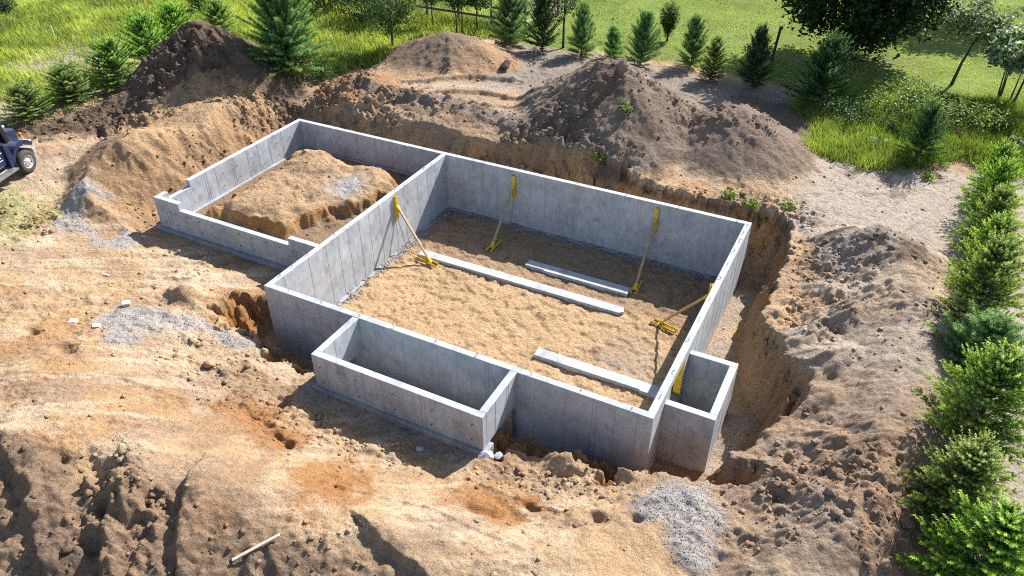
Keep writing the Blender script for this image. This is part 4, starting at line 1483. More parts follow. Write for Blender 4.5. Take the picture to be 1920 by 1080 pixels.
    st.box(-2.06, -0.79, -1.30, -1.28, 0.53, 0.615)
    st.box(-2.06, -0.79, -0.98, -0.96, 0.53, 0.615)
    for i in range(9):
        st.box(-2.05 + i * 0.155, -2.03 + i * 0.155, -1.28, -0.98, 0.53, 0.555)
    st.build("step", ALU, r)
    MB().box(-3.3, -2.22, -1.15, -0.6, 0.42, 0.98).build("fuel_tank", ALU, r, bevel=0.06)
    # chassis and flat bed behind
    for s in (-1, 1):
        MB().box(-6.0, 0.7, s * 0.42 - 0.05, s * 0.42 + 0.05, 0.62, 0.85).build("chassis_rail", BLACK, r)
    MB().box(-6.2, -2.75, -1.15, 1.15, 0.98, 1.12).build("flat_bed", GREYWOOD, r, bevel=0.02)
    MB().box(-2.85, -2.75, -1.15, 1.15, 1.12, 2.2).build("headboard", BLACK, r, bevel=0.02)
    # lettering on the visible door
    def text(body, size, x, z, mat):
        cu = bpy.data.curves.new("lettering", 'FONT')
        cu.body = body
        cu.size = size
        cu.extrude = 0.002
        ob = bpy.data.objects.new("lettering", cu)
        COL.objects.link(ob)
        dg = bpy.context.evaluated_depsgraph_get()
        me = bpy.data.meshes.new_from_object(ob.evaluated_get(dg))
        bpy.data.objects.remove(ob)
        me.materials.clear()
        me.materials.append(mat)
        o = link("lettering", me, r)
        o.location = (x, -1.016, z)
        o.rotation_euler = (math.pi / 2, 0, 0)
    text("n", 0.42, -1.30, 1.68, TW)
    MB().box(-1.75, -1.10, -1.018, -1.013, 1.52, 1.61).build("pink_band", PK, r)
    text("45", 0.24, -1.42, 1.22, TW)
    for (x0, x1, z) in ((-1.14, -1.0, 1.30), (-1.45, -1.12, 1.14), (-1.40, -1.06, 1.03)):
        k = MB()
        x = x0
        while x < x1:
            w = rs.uniform(0.02, 0.035)
            k.box(x, x + w, -1.018, -1.013, z - 0.022, z + rs.uniform(0.005, 0.02))
            x += w + 0.013
        k.build("small_lettering", TW, r)


build_truck()

# ------------------------------------------------------------------ vegetation builders
def needles(P, Dv, Ls, m, nl, nw, c0, c1, r):
    """shoots: origins P, directions Dv, lengths Ls; m needles each of length nl, width nw; colours base c0 (n,3) to tip c1 (n,3)"""
    n = len(P)
    up = np.where(np.abs(Dv[:, 2:3]) > 0.9, np.array([[1.0, 0, 0]]), np.array([[0, 0, 1.0]]))
    A = np.cross(Dv, up)
    A /= np.linalg.norm(A, axis=1, keepdims=True)
    B = np.cross(Dv, A)
    t = (np.arange(m) + 0.5) / m
    t = np.tile(t, (n, 1)) + r.uniform(-.4, .4, (n, m)) / m
    ph = np.tile(np.arange(m) * 2.39996, (n, 1)) + r.uniform(0, 6.28, (n, 1))
    O = P[:, None, :] + Dv[:, None, :] * (Ls[:, None] * t)[..., None]
    S = A[:, None, :] * np.cos(ph)[..., None] + B[:, None, :] * np.sin(ph)[..., None]
    Tn = A[:, None, :] * -np.sin(ph)[..., None] + B[:, None, :] * np.cos(ph)[..., None]
    k = 0.75 + 0.5 * t
    Nd = S * 0.80 + Dv[:, None, :] * (0.55 * k)[..., None]
    tip = O + Nd * (nl * (1.1 - 0.35 * t))[..., None]
    w = Tn * nw
    V = np.stack([O - w, O + w, tip], 2).reshape(-1, 3)
    Fc = np.arange(len(V)).reshape(-1, 3)
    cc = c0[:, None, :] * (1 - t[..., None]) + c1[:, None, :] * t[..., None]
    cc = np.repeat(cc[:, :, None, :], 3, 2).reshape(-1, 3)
    return V, Fc, cc


def conifer_mesh(Ht, R, seed, kind="spruce", dense=1.0):
    r = np.random.default_rng(seed)
    P, Dv, Ls, c0, c1 = [], [], [], [], []
    lev = int(Ht / 0.125 * dense)
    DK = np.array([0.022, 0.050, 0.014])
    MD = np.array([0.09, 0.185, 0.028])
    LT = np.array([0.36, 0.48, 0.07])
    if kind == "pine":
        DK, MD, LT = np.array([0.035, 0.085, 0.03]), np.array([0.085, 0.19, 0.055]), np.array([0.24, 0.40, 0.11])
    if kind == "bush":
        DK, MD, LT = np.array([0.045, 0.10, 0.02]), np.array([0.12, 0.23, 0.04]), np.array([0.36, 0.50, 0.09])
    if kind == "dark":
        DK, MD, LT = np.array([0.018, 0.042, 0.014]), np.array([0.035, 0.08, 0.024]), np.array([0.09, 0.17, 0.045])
    stick = MB()
    lean = r.uniform(-.07, .07, 2)
    stick.tube([(0, 0, -0.15), (lean[0] * Ht * .5, lean[1] * Ht * .5, Ht * 0.5), (lean[0] * Ht, lean[1] * Ht, Ht)], [0.035 * Ht ** 0.7, 0.02 * Ht ** .7, 0.006], 7)
    bushy = kind in ('bush', 'pine', 'dark')
    for i in range(lev):
        f = (i + r.uniform(0, 0.8)) / lev
        z = (0.03 + 0.93 * f) * Ht
        nb = int(r.integers(7, 11))
        prof = (1 - f) ** 0.60 * (0.80 + 0.20 * min(1, f / 0.12 + .2))
        if bushy:
            prof = math.sqrt(max(0.0, 1 - (1.08 * f - 0.12) ** 2)) * (1 - 0.30 * f) if kind != 'bush' else math.sqrt(max(0.06, 1 - (1.22 * f - 0.26) ** 2))
            if kind == 'pine' and Ht > 4:
                prof = math.sqrt(max(0.05, 1 - (1.18 * f - 0.22) ** 2)) * r.uniform(0.75, 1.1) * r.uniform(0.8, 1.1)
        a0 = r.uniform(0, 6.28)
        for b in range(nb):
            a = a0 + 6.283 * b / nb + r.uniform(-.25, .25)
            Lb = R * prof * r.uniform(0.60, 1.18) * (1 + 0.16 * math.sin(a * 2 + seed) + 0.10 * math.sin(a * 3 + z * 2.5 + seed * 2)) + 0.06
            el = math.radians((8 if not bushy else 4 + 26 * min(1, f / 0.35)) + (45 if not bushy else 36) * f ** 1.3 + r.uniform(-10, 10))
            d = np.array([math.cos(a) * math.cos(el), math.sin(a) * math.cos(el), math.sin(el)])
            o = np.array([lean[0] * z, lean[1] * z, z])
            if Lb > 0.3:
                e = o + d * Lb * 0.9 + np.array([0, 0, 0.06 * Lb])
                stick.tube([o, e], [0.012, 0.004], 4, caps=False)
            ns = max(1, int(Lb / 0.115))
            for s in range(ns):
                t = (s + r.uniform(0.2, 0.9)) / ns
                if t < 0.22 and Lb > 0.6:
                    continue
                q = o + d * Lb * t + np.array([0, 0, 0.10 * Lb * t * t])
                side = np.array([-math.sin(a), math.cos(a), 0])
                for sg in (-1, 1):
                    dd = d * r.uniform(0.55, 0.9) + side * sg * r.uniform(0.45, 0.85) + np.array([0, 0, r.uniform(0.05, 0.5)])
                    dd /= np.linalg.norm(dd)
                    P.append(q)
                    Dv.append(dd)
                    Ls.append((0.13 + 0.16 * (1 - t)) * r.uniform(0.7, 1.2) * (1.25 if kind == "pine" else 1.0))
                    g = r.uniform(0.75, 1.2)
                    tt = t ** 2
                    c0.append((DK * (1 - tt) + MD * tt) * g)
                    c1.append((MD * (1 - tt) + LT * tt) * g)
            P.append(o + d * Lb + np.array([0, 0, 0.08 * Lb]))
            dd = d + np.array([0, 0, 0.35])
            Dv.append(dd / np.linalg.norm(dd))
            Ls.append(0.20 * r.uniform(0.8, 1.3))
            g = r.uniform(0.8, 1.25)
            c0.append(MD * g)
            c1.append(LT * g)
    top = np.array([lean[0] * Ht, lean[1] * Ht, Ht * 0.93])
    for k in range(5):
        dd = np.array([r.uniform(-.35, .35), r.uniform(-.35, .35), 1]) if k else np.array([lean[0], lean[1], 1.0])
        P.append(top)
        Dv.append(dd / np.linalg.norm(dd))
        Ls.append(0.25 if k else (0.75 if kind == 'pine' and Ht < 3.2 else 0.38))
        c0.append(MD)
        c1.append(LT)
    a_ = [np.array(q) for q in (P, Dv, Ls, c0, c1)]
    if kind == "pine":
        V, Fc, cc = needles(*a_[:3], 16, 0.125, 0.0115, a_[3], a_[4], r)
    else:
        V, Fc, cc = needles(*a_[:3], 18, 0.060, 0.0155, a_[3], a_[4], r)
    return mesh_np("crown", V, Fc, NEEDLE, cc), stick.mesh("trunk", BARK)


CONS = {}


def conifer(name, x, y, Ht, R, label, group, kind="spruce", var=0, dense=1.0, cat=None, z=None, lean=(0, 0)):
    key = (kind, round(Ht, 1) if Ht > 3.2 else 0, var)
    if key not in CONS:
        h0 = Ht if Ht > 3.2 else 2.4
        r0 = R if Ht > 3.2 else 1.15
        CONS[key] = (conifer_mesh(h0, r0, 100 + len(CONS) * 7, kind, dense), h0, r0)
    (cm, tm), h0, r0 = CONS[key]
    t = thing(name, label, cat or name.replace("_", " "), (x, y, (float(hz(x, y)) if z is None else z)), random.uniform(0, 6.28), group)
    t.scale = (R / r0, R / r0, Ht / h0)
    t.rotation_euler = (lean[0], lean[1], random.uniform(0, 6.28))
    link("trunk", tm, t)
    link("crown", cm, t)
    return t


def leaves(Pc, n_each, spread, size, c_lo, c_hi, r, flat=0.6):
    """leaf rhombs scattered round the points Pc"""
    n = len(Pc) * n_each
    C = np.repeat(Pc, n_each, 0) + r.normal(0, 1, (n, 3)) * spread
    N_ = r.normal(0, 1, (n, 3))
    N_[:, 2] = np.abs(N_[:, 2]) + flat
    N_ /= np.linalg.norm(N_, axis=1, keepdims=True)
    A = np.cross(N_, r.normal(0, 1, (n, 3)))
    A /= np.linalg.norm(A, axis=1, keepdims=True)
    B = np.cross(N_, A)
    s = size * r.uniform(0.6, 1.25, (n, 1))
    V = np.stack([C - A * s, C + B * s * 0.5 + N_ * s * 0.12, C + A * s - N_ * s * 0.15, C - B * s * 0.5 + N_ * s * 0.12], 1).reshape(-1, 3)
    Fc = np.arange(len(V)).reshape(-1, 4)
    k = r.uniform(0, 1, (n, 1)) ** 1.3
    kc = np.repeat(r.uniform(-.25, .25, (len(Pc), 1)), n_each, 0)
    k = np.clip(k + kc, 0, 1)
    cc = np.array(c_lo) * (1 - k) + np.array(c_hi) * k
    return V, Fc, np.repeat(cc, 4, 0)


def broadleaf(name, x, y, Ht, R, z_low, label, cat, group=None, seed=1, n_limb=9, n_pts=160, n_leaf=40, leaf=0.10, c_lo=(0.02, 0.05, 0.012), c_hi=(0.08, 0.16, 0.03), trunk_r=0.12, spread=0.2, stems=1, top_heavy=0.0, lean=(0, 0)):
    r = np.random.default_rng(seed)
    t = thing(name, label, cat, (x, y, float(hz(x, y)) - 0.05), 0, group)
    w = MB()
    pts = []
    cz = (Ht + z_low) / 2
    rz_ = (Ht - z_low) / 2
    for s in range(stems):
        bx, by = (0, 0) if stems == 1 else (r.uniform(-.35, .35) * R * 0.6, r.uniform(-.35, .35) * R * 0.5)
        tx, ty = bx * 1.6 + lean[0] * Ht, by * 1.6 + lean[1] * Ht
        top = Ht * 0.82
        trunk = [(bx, by, -0.2), (bx + (tx - bx) * .3 + r.uniform(-.05, .05), by + (ty - by) * .3, top * 0.35), (bx + (tx - bx) * .65, by + (ty - by) * .65 + r.uniform(-.06, .06), top * 0.68), (tx, ty, top)]
        w.tube(trunk, [trunk_r * 1.25, trunk_r * 0.85, trunk_r * 0.5, trunk_r * 0.15], 8)
        for k in range(max(2, n_limb // stems)):
            f = r.uniform(0.25, 0.95)
            o = np.array(trunk[0]) * (1 - f) + np.array(trunk[3]) * f
            o = np.array([o[0], o[1], max(z_low * 0.9, o[2])])
            a = r.uniform(0, 6.28)
            e = np.array([math.cos(a) * R * .75 + lean[0] * Ht * .6, math.sin(a) * R * .75 + lean[1] * Ht * .6, cz + rz_ * r.uniform(-.5, .7)])
            mid = (o + e) / 2 + np.array([0, 0, 0.12 * R])
            w.tube([o, mid, e], [trunk_r * 0.42, trunk_r * 0.25, trunk_r * 0.08], 5, caps=False)
            pts.append(e)
            pts.append(mid)
    # crown lumps through the volume, denser near the outside
    lump = r.normal(0, 1, (9, 3))
    lump /= np.linalg.norm(lump, axis=1, keepdims=True)
    while len(pts) < n_pts:
        d = r.normal(0, 1, 3)
        d /= np.linalg.norm(d)
        rad = r.uniform(0.35, 1.0) ** 0.55
        bump_ = 0.80 + 0.28 * max(0, (lump @ d).max() - 0.45) * 2
        q = np.array([d[0] * R, d[1] * R, d[2] * rz_]) * rad * bump_
        if top_heavy and q[2] < 0:
            q[:2] *= 1 - top_heavy * (-q[2] / rz_)
        pts.append(q + np.array([lean[0] * Ht * .6, lean[1] * Ht * .6, cz]))
    V, Fc, cc = leaves(np.array(pts), n_leaf, spread, leaf, c_lo, c_hi, r)
    w.build("trunk", BARK, t, True)
    link("crown", mesh_np("crown", V, Fc, LEAF, cc), t)
    return t


# ------------------------------------------------------------------ the spruce row on the right
G1 = "young spruces in the row along the right edge"
row = [(1842, 1062, 2.3, 1.40, "spruce at the bottom right corner, nearest in the right-hand row"),
       (1787, 935, 2.1, 1.12, "bright lime-tipped spruce standing alone second from the near end of the right row"),
       (1828, 800, 2.7, 1.30, "large spruce above the lime-tipped one in the right row"),
       (1834, 578, 2.7, 1.22, "broad dark-bottomed spruce just beyond the soft pine in the right row"),
       (1851, 492, 2.4, 1.05, "spruce crowded in the middle of the right row, second beyond the soft pine"),
       (1853, 420, 2.3, 0.98, "spruce third beyond the soft pine, opposite the dark end of the spoil ridge"),
       (1861, 365, 2.2, 0.92, "spruce second from the far end of the right row"),
       (1868, 325, 2.0, 0.85, "spruce at the far end of the right row, beside the tall grass")]
row = [tuple(at(u, v, 2.2 + 0.42 * h)[:2]) + (h, R, lab) for (u, v, h, R, lab) in row]
for i, (x, y, h, R, lab) in enumerate(row):
    conifer("spruce_tree", x, y, h, R, lab, G1, "spruce", i % 3)
conifer("pine_tree", *at(1828, 690, 2.9)[:2], 1.7, 1.1, "soft-needled blue-green pine among the spruces of the right row", None, "pine", 0)

# left row
G2 = "young spruces along the edge of the left field"
for i, (u, v, h, R, k, lab) in enumerate([
        (62, 226, 1.4, 1.15, "bush", "low bushy spruce nearest the truck in the left row"),
        (140, 192, 1.6, 1.3, "bush", "spruce with a sparse top, second from the truck in the left row"),
        (222, 162, 1.95, 1.35, "bush", "dense dark spruce casting shade on bare sand, third from the truck"),
        (288, 132, 2.3, 1.3, "bush", "tall spruce left of the dark topsoil heap"),
        (338, 84, 2.0, 1.2, "bush", "spruce directly behind the peak of the dark topsoil heap"),
        (412, 68, 1.8, 1.25, "bush", "bright spruce right of the peak of the dark topsoil heap"),
        (376, 26, 2.1, 0.8, "dark", "small dark spruce in the field behind the topsoil heap"),
        (14, 28, 2.0, 1.0, "dark", "dark spruce at the top left corner of the field")]):
    p = at(u, v)
    conifer("spruce_tree", p[0], p[1], h, R, lab, G2, k, i % 3 if k == "bush" else 0)

# big pine and the conifers along the lawn
p = at(548, 150)
conifer("pine_tree", p[0], p[1], 4.5, 2.2, "big dark bushy pine right of the topsoil heap", None, "pine", 5, 1.25)
G3 = "young conifers in the row at the edge of the lawn"
for i, (u, v, h, R, k, lab) in enumerate([
        (957, 82, 2.8, 1.15, "pine", "light green pine in front of the fence corner"),
        (1017, 94, 3.1, 1.0, "dark", "dense black-green spruce left of the thin-trunked tree"),
        (1090, 103, 2.5, 0.85, "pine", "blue-green pine just right of the thin-trunked tree"),
        (1150, 106, 1.5, 0.62, "pine", "smallest pine with a thin bare leader, behind the grooved heap"),
        (1200, 121, 2.5, 0.85, "pine", "pine with a long leader standing behind the grooved heap's crest"),
        (1296, 121, 2.3, 0.8, "pine", "dark pine with a fine top between the topiary and the fence post"),
        (1331, 150, 2.1, 0.75, "spruce", "thin yellow-green spruce touching the front of its dark neighbour"),
        (1410, 160, 2.6, 0.98, "dark", "dark spruce beside the black post"),
        (1532, 196, 3.0, 1.45, "dark", "wide shaded spruce in front of the big maple"),
        (1722, 300, 2.2, 0.95, "dark", "dark juniper in the tall weeds above the spruce row")]):
    p = at(u, v)
    conifer("conifer_shrub", p[0], p[1], h, R, lab, G3, k, 1 + i % 3 if k != "spruce" else 2, cat="conifer")
# thin leaders on two of the pines
# broadleaf trees
p = at(1597, 112)
broadleaf("maple_tree", p[0] - 0.2, p[1] + 0.3, 8.2, 4.1, 1.0, "big dense dark-leaved tree with a short trunk on the lawn", "tree", None, 3, 16, 520, 42, 0.17, (0.010, 0.030, 0.008), (0.045, 0.10, 0.022), 0.36, 0.38)
p = at(1846, 22)
broadleaf("lawn_tree", p[0], p[1], 8.5, 3.4, 2.8, "tree on the far lawn with only its lower trunk in the frame", "tree", None, 4, 10, 190, 36, 0.17, (0.012, 0.035, 0.008), (0.05, 0.11, 0.025), 0.26, 0.35)
p = at(738, 105)
broadleaf("sapling_tree", p[0], p[1], 4.2, 1.75, 0.7, "leafy light green sapling behind the reddish heap", "tree", None, 5, 12, 170, 30, 0.085, (0.04, 0.09, 0.025), (0.15, 0.24, 0.07), 0.07, 0.20)
G4 = "thin young trees in front of the rail fence"
for i, (u, v, h, R, zl, lab) in enumerate([(812, 50, 3.2, 1.0, 1.5, "thin young tree at the left end of the rail fence"), (862, 66, 3.4, 1.1, 1.7, "slender dark-stemmed tree in front of the fence's middle post"),
                                          (895, 62, 3.0, 0.9, 1.5, "multi-stemmed thin tree at the right half of the rail fence"),
                                          (1053, 88, 4.6, 1.2, 1.6, "thin-trunked tree with an airy crown between two conifers")]):
    p = at(u, v)
    broadleaf("young_tree", p[0], p[1], h, R, zl, lab, "tree", G4, 20 + i, 8, 70, 24, 0.09, (0.03, 0.07, 0.02), (0.10, 0.19, 0.05), 0.045, 0.16, stems=1 + (i % 2))
p = at(690, 40)
broadleaf("bush", p[0], p[1], 2.4, 1.9, 0.3, "dark leafy bush left behind the light sapling", "bush", None, 31, 10, 120, 30, 0.09, (0.015, 0.04, 0.012), (0.05, 0.10, 0.03), 0.06, 0.22, stems=3)
p = at(615, 20)
broadleaf("bush", p[0], p[1], 2.0, 1.6, 0.2, "leafy bush behind the big pine", "bush", None, 32, 10, 90, 30, 0.09, (0.02, 0.05, 0.015), (0.08, 0.14, 0.05), 0.06, 0.2, stems=3)
p = at(1251, 75)
broadleaf("topiary", p[0], p[1], 2.25, 0.52, 0.45, "small clipped round-topped shrub standing alone on the lawn", "shrub", None, 33, 10, 110, 45, 0.055, (0.025, 0.06, 0.012), (0.14, 0.24, 0.04), 0.06, 0.09, top_heavy=0.55)
# sumac: bare stems under a flat pale canopy
p = at(1885, 188)
broadleaf("sumac_shrub", p[0], p[1] - 0.4, 3.4, 1.7, 1.9, "sumac with bare thin stems and a flat silvery leaf canopy at the right edge", "shrub", None, 34, 14, 110, 22, 0.17, (0.10, 0.16, 0.08), (0.40, 0.48, 0.36), 0.035, 0.18, stems=6)
p = at(1690, 225)
broadleaf("bush", p[0], p[1], 1.9, 1.7, 0.15, "loose bright green bush in the weeds behind the dark juniper", "bush", None, 35, 10, 110, 26, 0.075, (0.09, 0.16, 0.03), (0.28, 0.38, 0.08), 0.03, 0.2, stems=5)
p = at(1800, 245)
broadleaf("bush", p[0], p[1], 1.3, 1.4, 0.1, "spreading low bush in the tall grass left of the sumac", "bush", None, 36, 10, 80, 26, 0.07, (0.08, 0.15, 0.03), (0.26, 0.34, 0.09), 0.03, 0.2, stems=5)
p = at(1585, 235)
broadleaf("bush", p[0], p[1], 1.0, 1.2, 0.1, "low shaded shrub below the wide shaded spruce", "bush", None, 37, 8, 60, 26, 0.07, (0.03, 0.07, 0.02), (0.09, 0.16, 0.05), 0.03, 0.18, stems=5)
p = at(555, 158)
broadleaf("weed", p[0], p[1], 1.1, 1.1, 0.1, "arching pale yellow-green weed at the foot of the big pine", "weed", None, 38, 10, 60, 24, 0.07, (0.14, 0.17, 0.05), (0.30, 0.32, 0.11), 0.015, 0.18, stems=5)
p = at(610, 150)
broadleaf("weed", p[0], p[1], 0.8, 0.9, 0.05, "low green weed right of the pale arching weed", "weed", None, 39, 8, 45, 24, 0.07, (0.05, 0.10, 0.03), (0.14, 0.22, 0.06), 0.012, 0.15, stems=4)
G5 = "pale broad-leaved weeds in the right-hand grass"
for i, (u, v, s, lab) in enumerate([(1655, 245, 0.55, "pale star-leaved weed left of the dark juniper"), (1675, 215, 0.5, "silvery weed above the dark juniper's left side"), (1900, 285, 0.6, "pale weed at the right edge below the sumac"),
                                   (1640, 278, 0.4, "tiny pale weed low in the grass left of the juniper")]):
    p = at(u, v)
    broadleaf("weed", p[0], p[1], s, s * 0.75, 0.1, lab, "weed", G5, 50 + i, 5, 14, 9, 0.11, (0.14, 0.20, 0.11), (0.34, 0.42, 0.30), 0.01, 0.10, stems=2)
G6 = "green sprigs sprouting on the dirt"
for i, (u, v, z, lab) in enumerate([(1125, 303, 2.4, "small green sprig on the ledge behind the back wall"), (1168, 205, 3.6, "green sprig halfway up the grooved heap"), (1410, 387, 2.2, "green sprig at the pit edge near the far right corner"),
                                   (1740, 335, 2.2, "green sprigs beside the pink flag on the grey sand"), (1365, 368, 2.2, "grass sprig on the ledge right of the back wall's middle"), (1475, 392, 2.2, "grass sprig at the right end of the back ledge")]):
    p = ground_at(u, v, z)
    broadleaf("weed", p[0], p[1], 0.16, 0.24, 0.02, lab, "weed", G6, 60 + i, 4, 18, 9, 0.07, (0.12, 0.19, 0.03), (0.24, 0.34, 0.06), 0.006, 0.10, stems=3)

# ------------------------------------------------------------------ fence and posts
fence = thing("rail_fence", "weathered wooden rail fence with wire infill behind the thin young trees", "fence", at(800, 40))
fo_ = np.array(fence.location)
A0, A1, A2 = at(745, 22), at(985, 60), at(1075, 15)
nrails = [0.55, 1.15, 1.75]
seg = [(A0, A1, 4), (A1, A2, 3)]
for (a, b, k) in seg:
    for i in range(k + (1 if b is A2 else 0)):
        q = a + (b - a) * i / k
        MB().beam(q - fo_ + [0, 0, -0.2], q - fo_ + [0, 0, 2.0], 0.13, 0.13).build("post", GREYWOOD, fence, bevel=0.01)
    for zr in nrails:
        MB().beam(a - fo_ + [0, 0, zr], b - fo_ + [0, 0, zr], 0.05, 0.14).build("rail", GREYWOOD if b is A1 else PALEWOOD, fence, bevel=0.005)
    wm = MB()
    n = 60
    for i in range(n):
        q = a + (b - a) * (i + .5) / n
        wm.beam(q - fo_ + [0, 0, 0.1], q - fo_ + [0, 0, 1.8], 0.008, 0.008)
    for zr in np.arange(0.15, 1.8, 0.12):
        wm.beam(a - fo_ + [0, 0, zr], b - fo_ + [0, 0, zr], 0.008, 0.008)
    tag(wm.build("wire_mesh", plain("galvanised_wire", (0.45, 0.5, 0.48), 0.4, 0.6), fence), kind="stuff")

p = at(1447, 113)
po = thing("fence_post", "black leaning post on the lawn beside the dark spruce", "post", p)
MB().beam((0, 0, -0.2), (0.12, 0.05, 1.75), 0.13, 0.13).build("shaft", plain("black_post", (0.03, 0.028, 0.027), 0.7), po, bevel=0.02)
MB().beam((0.06, 0.05, 1.72), (0.24, 0.05, 1.74), 0.17, 0.16).build("cap", plain("black_cap", (0.03, 0.028, 0.027), 0.7), po, bevel=0.03)
p = at(1783, 158)
broadleaf("silver_tree", p[0], p[1], 4.0, 1.5, 2.3, "small leaning grey-stemmed tree with silvery leaves, right of the big dark tree", "tree", None, 44, 9, 90, 26, 0.12, (0.06, 0.10, 0.05), (0.34, 0.42, 0.28), 0.075, 0.2, lean=(0.16, 0.12))

# ------------------------------------------------------------------ grass, gravel, clods
def blades(n, area, mask, hgt, wid, c_lo, c_hi, r, wind=(0.3, 0.1), clump=0.0):
    x0, x1, y0, y1 = area
    x = r.uniform(x0, x1, n).astype(np.float32)
    y = r.uniform(y0, y1, n).astype(np.float32)
    k = r.uniform(0, 1, n) < gi(mask, x, y)
    x, y = x[k], y[k]
    n = len(x)
    z = hz(x, y)
    tone = np.clip(0.5 + 0.9 * fbm(x, y, 3.0, 3, 3) + 0.35 * fbm(x, y, 0.7, 2, 5) + r.normal(0, .15, n), 0, 1)
    hh = hgt * r.uniform(0.55, 1.2, n) * (1 + 0.5 * fbm(x, y, 1.8, 3, 9))
    a = r.uniform(0, 6.28, n)
    ww = wid * r.uniform(0.7, 1.3, n)
    sx, sy = np.cos(a) * ww, np.sin(a) * ww
    lx = (wind[0] + r.normal(0, .28, n)) * hh
    ly = (wind[1] + r.normal(0, .28, n)) * hh
    Bp = np.stack([x, y, z - 0.02], -1)
    V = np.stack([Bp + np.stack([-sx, -sy, 0 * sx], -1), Bp + np.stack([sx, sy, 0 * sx], -1),
                  Bp + np.stack([lx * .45 + sx * .7, ly * .45 + sy * .7, hh * .62], -1), Bp + np.stack([lx * .45 - sx * .7, ly * .45 - sy * .7, hh * .62], -1),
                  Bp + np.stack([lx, ly, hh], -1)], 1).reshape(-1, 3)
    i0 = np.arange(n) * 5
    Fc = np.concatenate([np.stack([i0, i0 + 1, i0 + 2], -1), np.stack([i0, i0 + 2, i0 + 3], -1), np.stack([i0 + 3, i0 + 2, i0 + 4], -1)])
    cc = np.array(c_lo) * (1 - tone[:, None]) + np.array(c_hi) * tone[:, None]
    return V, Fc, np.repeat(cc, 5, 0)


rg = np.random.default_rng(11)
vLg = vL * (1 - vW)
V, Fc, cc = blades(210000, (-48, -2, 3, 46), vLg, 0.42, 0.026, (0.16, 0.22, 0.045), (0.42, 0.48, 0.115), rg, (-0.15, -0.1))
tag(link("meadow_grass", mesh_np("meadow_grass", V, Fc, GRASSM, cc)), "tall lime-green wind-blown grass of the left field", "grass", kind="stuff")
V, Fc, cc = blades(130000, (11, 34, 17, 28), vR, 0.46, 0.013, (0.10, 0.165, 0.035), (0.30, 0.37, 0.095), rg, (-0.1, -0.1))
tag(link("tall_grass", mesh_np("tall_grass", V, Fc, GRASSM, cc)), "tall yellow-green grass and weeds at the right of the lawn", "grass", kind="stuff")
V, Fc, cc = blades(120000, (-8, 36, 25, 62), vW, 0.08, 0.03, (0.17, 0.22, 0.05), (0.38, 0.42, 0.11), rg, (0.1, 0.0))
tag(link("lawn_grass", mesh_np("lawn_grass", V, Fc, GRASSM, cc)), "short mown lawn grass", "grass", kind="stuff")
# sparse tufts on the grey sand and near the pit edges
tm_ = np.clip(0.30 * sstep(0.25, 0.5, m1 + 0.4 * m2) * ((X > 18.5) & (Y > -6) & (Y < 20)) + 0.35 * sstep(0.2, 0.5, m2) * ((X > 6) & (X < 15.5) & (Y > 12.3) & (Y < 13.4)) + 0.5 * sstep(0.5, 1.5, blob(-13.6, -1.6, 2.0) * 3) * sstep(-.1, .4, m2) + 0.5 * sstep(0.35, 0.8, blob(at(15, 392)[0], at(15, 392)[1], 1.8, 1.2) + 0.3 * m1), 0, 1)
V, Fc, cc = blades(60000, (-17, 24, -5, 20), tm_, 0.16, 0.012, (0.10, 0.14, 0.03), (0.26, 0.30, 0.08), rg, (0.0, 0.0))
tag(link("sparse_grass", mesh_np("sparse_grass", V, Fc, GRASSM, cc)), "thin grass tufts on the bare sand", "grass", kind="stuff")


def lumps(x, y, s, colr, r, sink=0.25, flat=0.75):
    """many small angular stones or clods as one mesh"""
    n = len(x)
    base_v = np.array([(1, 0, 0), (-1, 0, 0), (0, 1, 0), (0, -1, 0), (0, 0, 1), (0, 0, -1), (.6, .6, .55), (-.6, .6, .5), (-.6, -.6, .55), (.6, -.6, .5)])
    base_f = np.array([(4, 6, 7), (4, 7, 8), (4, 8, 9), (4, 9, 6), (0, 6, 9), (0, 2, 6), (2, 7, 6), (2, 1, 7), (1, 8, 7), (1, 3, 8), (3, 9, 8), (3, 0, 9), (5, 2, 0), (5, 1, 2), (5, 3, 1), (5, 0, 3)])
    V = base_v[None] * (1 + r.uniform(-.3, .3, (n, 10, 3)))
    V = V * (s[:, None, None] * r.uniform(0.7, 1.2, (n, 1, 3)))
    V[..., 2] *= flat
    a = r.uniform(0, 6.28, n)
    c, si = np.cos(a)[:, None], np.sin(a)[:, None]
    vx = V[..., 0] * c - V[..., 1] * si
    vy = V[..., 0] * si + V[..., 1] * c
    z = hz(x, y)
    P = np.stack([vx + x[:, None], vy + y[:, None], V[..., 2] + (z + s * (flat * 0.5 - sink))[:, None]], -1).reshape(-1, 3)
    Fc = (base_f[None] + (np.arange(n) * 10)[:, None, None]).reshape(-1, 3)
    return P, Fc, np.repeat(colr, 10, 0)


def scatter(n, area, w, r):
    x = r.uniform(area[0], area[1], n).astype(np.float32)
    y = r.uniform(area[2], area[3], n).astype(np.float32)
    k = r.uniform(0, 1, n) < gi(w, x, y)
    return x[k], y[k]


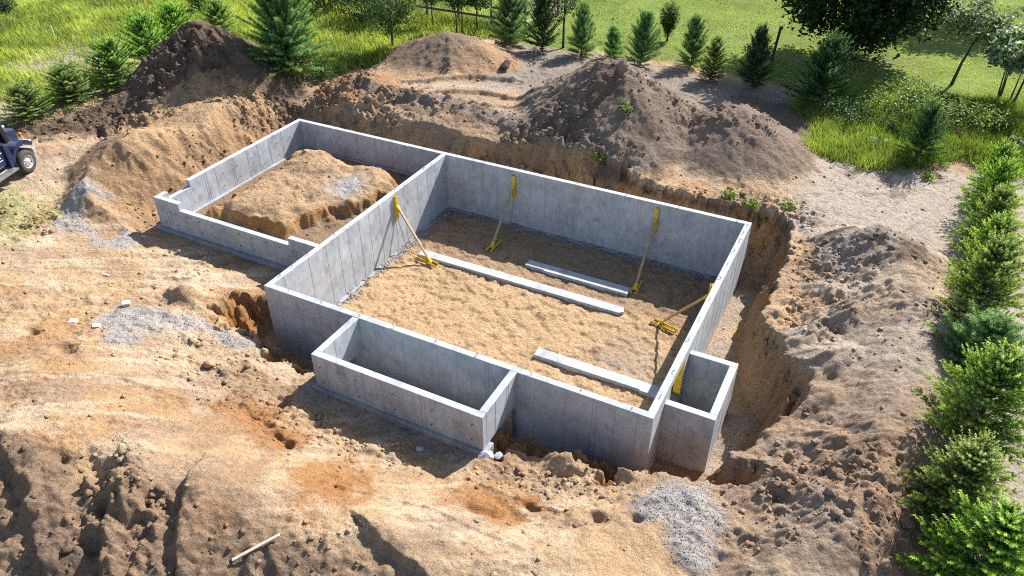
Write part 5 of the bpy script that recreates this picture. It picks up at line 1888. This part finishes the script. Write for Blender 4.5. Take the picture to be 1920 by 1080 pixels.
# clods: rough soil everywhere, concentrated where the ground is broken
cw = np.clip(lump * 0.75 - 0.10, 0.025, 1) * near * (1 - in_main) * (1 - np.maximum(np.maximum(vL, vR), vW)) * (1 - gmask)
cw = cw * (0.25 + 0.75 * sstep(-0.3, 0.4, m1 + m2 * 0.6))
x, y = scatter(230000, (-20, 20, -10.5, 21), cw, rg)
s = 0.012 + 0.085 * rg.random(len(x)) ** 7
cl = gi(col, x, y) * rg.uniform(0.85, 1.3, (len(x), 1))
bx_, by_ = scatter(16000, (-20, 19, -10.5, 18), np.clip(lump * 0.55 - 0.25, 0, 1) * (1 - in_main) * (1 - in_gar) * (1 - np.maximum(vL, vW)) * (1 - gmask), rg)
x, y = np.concatenate([x, bx_]), np.concatenate([y, by_])
s = np.concatenate([s, 0.035 + 0.14 * rg.random(len(bx_)) ** 3])
cl = np.concatenate([cl, gi(col, bx_, by_) * rg.uniform(0.8, 1.2, (len(bx_), 1))])
V, Fc, cc = lumps(x, y, s, cl, rg, 0.40)
tag(link("soil_clods", mesh_np("soil_clods", V, Fc, SOIL, cc)), "crumbs and clods of loose soil", "soil", kind="stuff")
# gravel
x, y = scatter(260000, (-13, 17, -5, 11), np.clip(gmask + 0.04 * (gmask > 0.005), 0, 1) * 0.9, rg)
s = 0.007 + 0.013 * rg.random(len(x)) ** 2
cl = np.array([0.43, 0.42, 0.405]) * rg.uniform(0.65, 1.35, (len(x), 1))
V, Fc, cc = lumps(x, y, s, cl, rg)
tag(link("gravel", mesh_np("gravel", V, Fc, SOIL, cc)), "grey crushed gravel spilled on the sand", "gravel", kind="stuff")
ew = in_main * sstep(0.5, 0.15, np.minimum(X - T, np.minimum(D - T - Y, W - T - X)) + 0.2 * m2) * 0.7
x, y = scatter(60000, (0.2, 12.4, 0.2, 10.5), ew, rg)
s = 0.012 + 0.03 * rg.random(len(x)) ** 2
cl = np.array([0.40, 0.40, 0.39]) * rg.uniform(0.5, 1.5, (len(x), 1))
V, Fc, cc = lumps(x, y, s, cl, rg)
tag(link("wall_base_gravel", mesh_np("wall_base_gravel", V, Fc, SOIL, cc)), "gravel along the foot of the basement walls", "gravel", kind="stuff")
tot = sum(len(o.data.polygons) for o in bpy.data.objects if o.type == 'MESH')
print("faces", tot, "ground verts", X.shape)
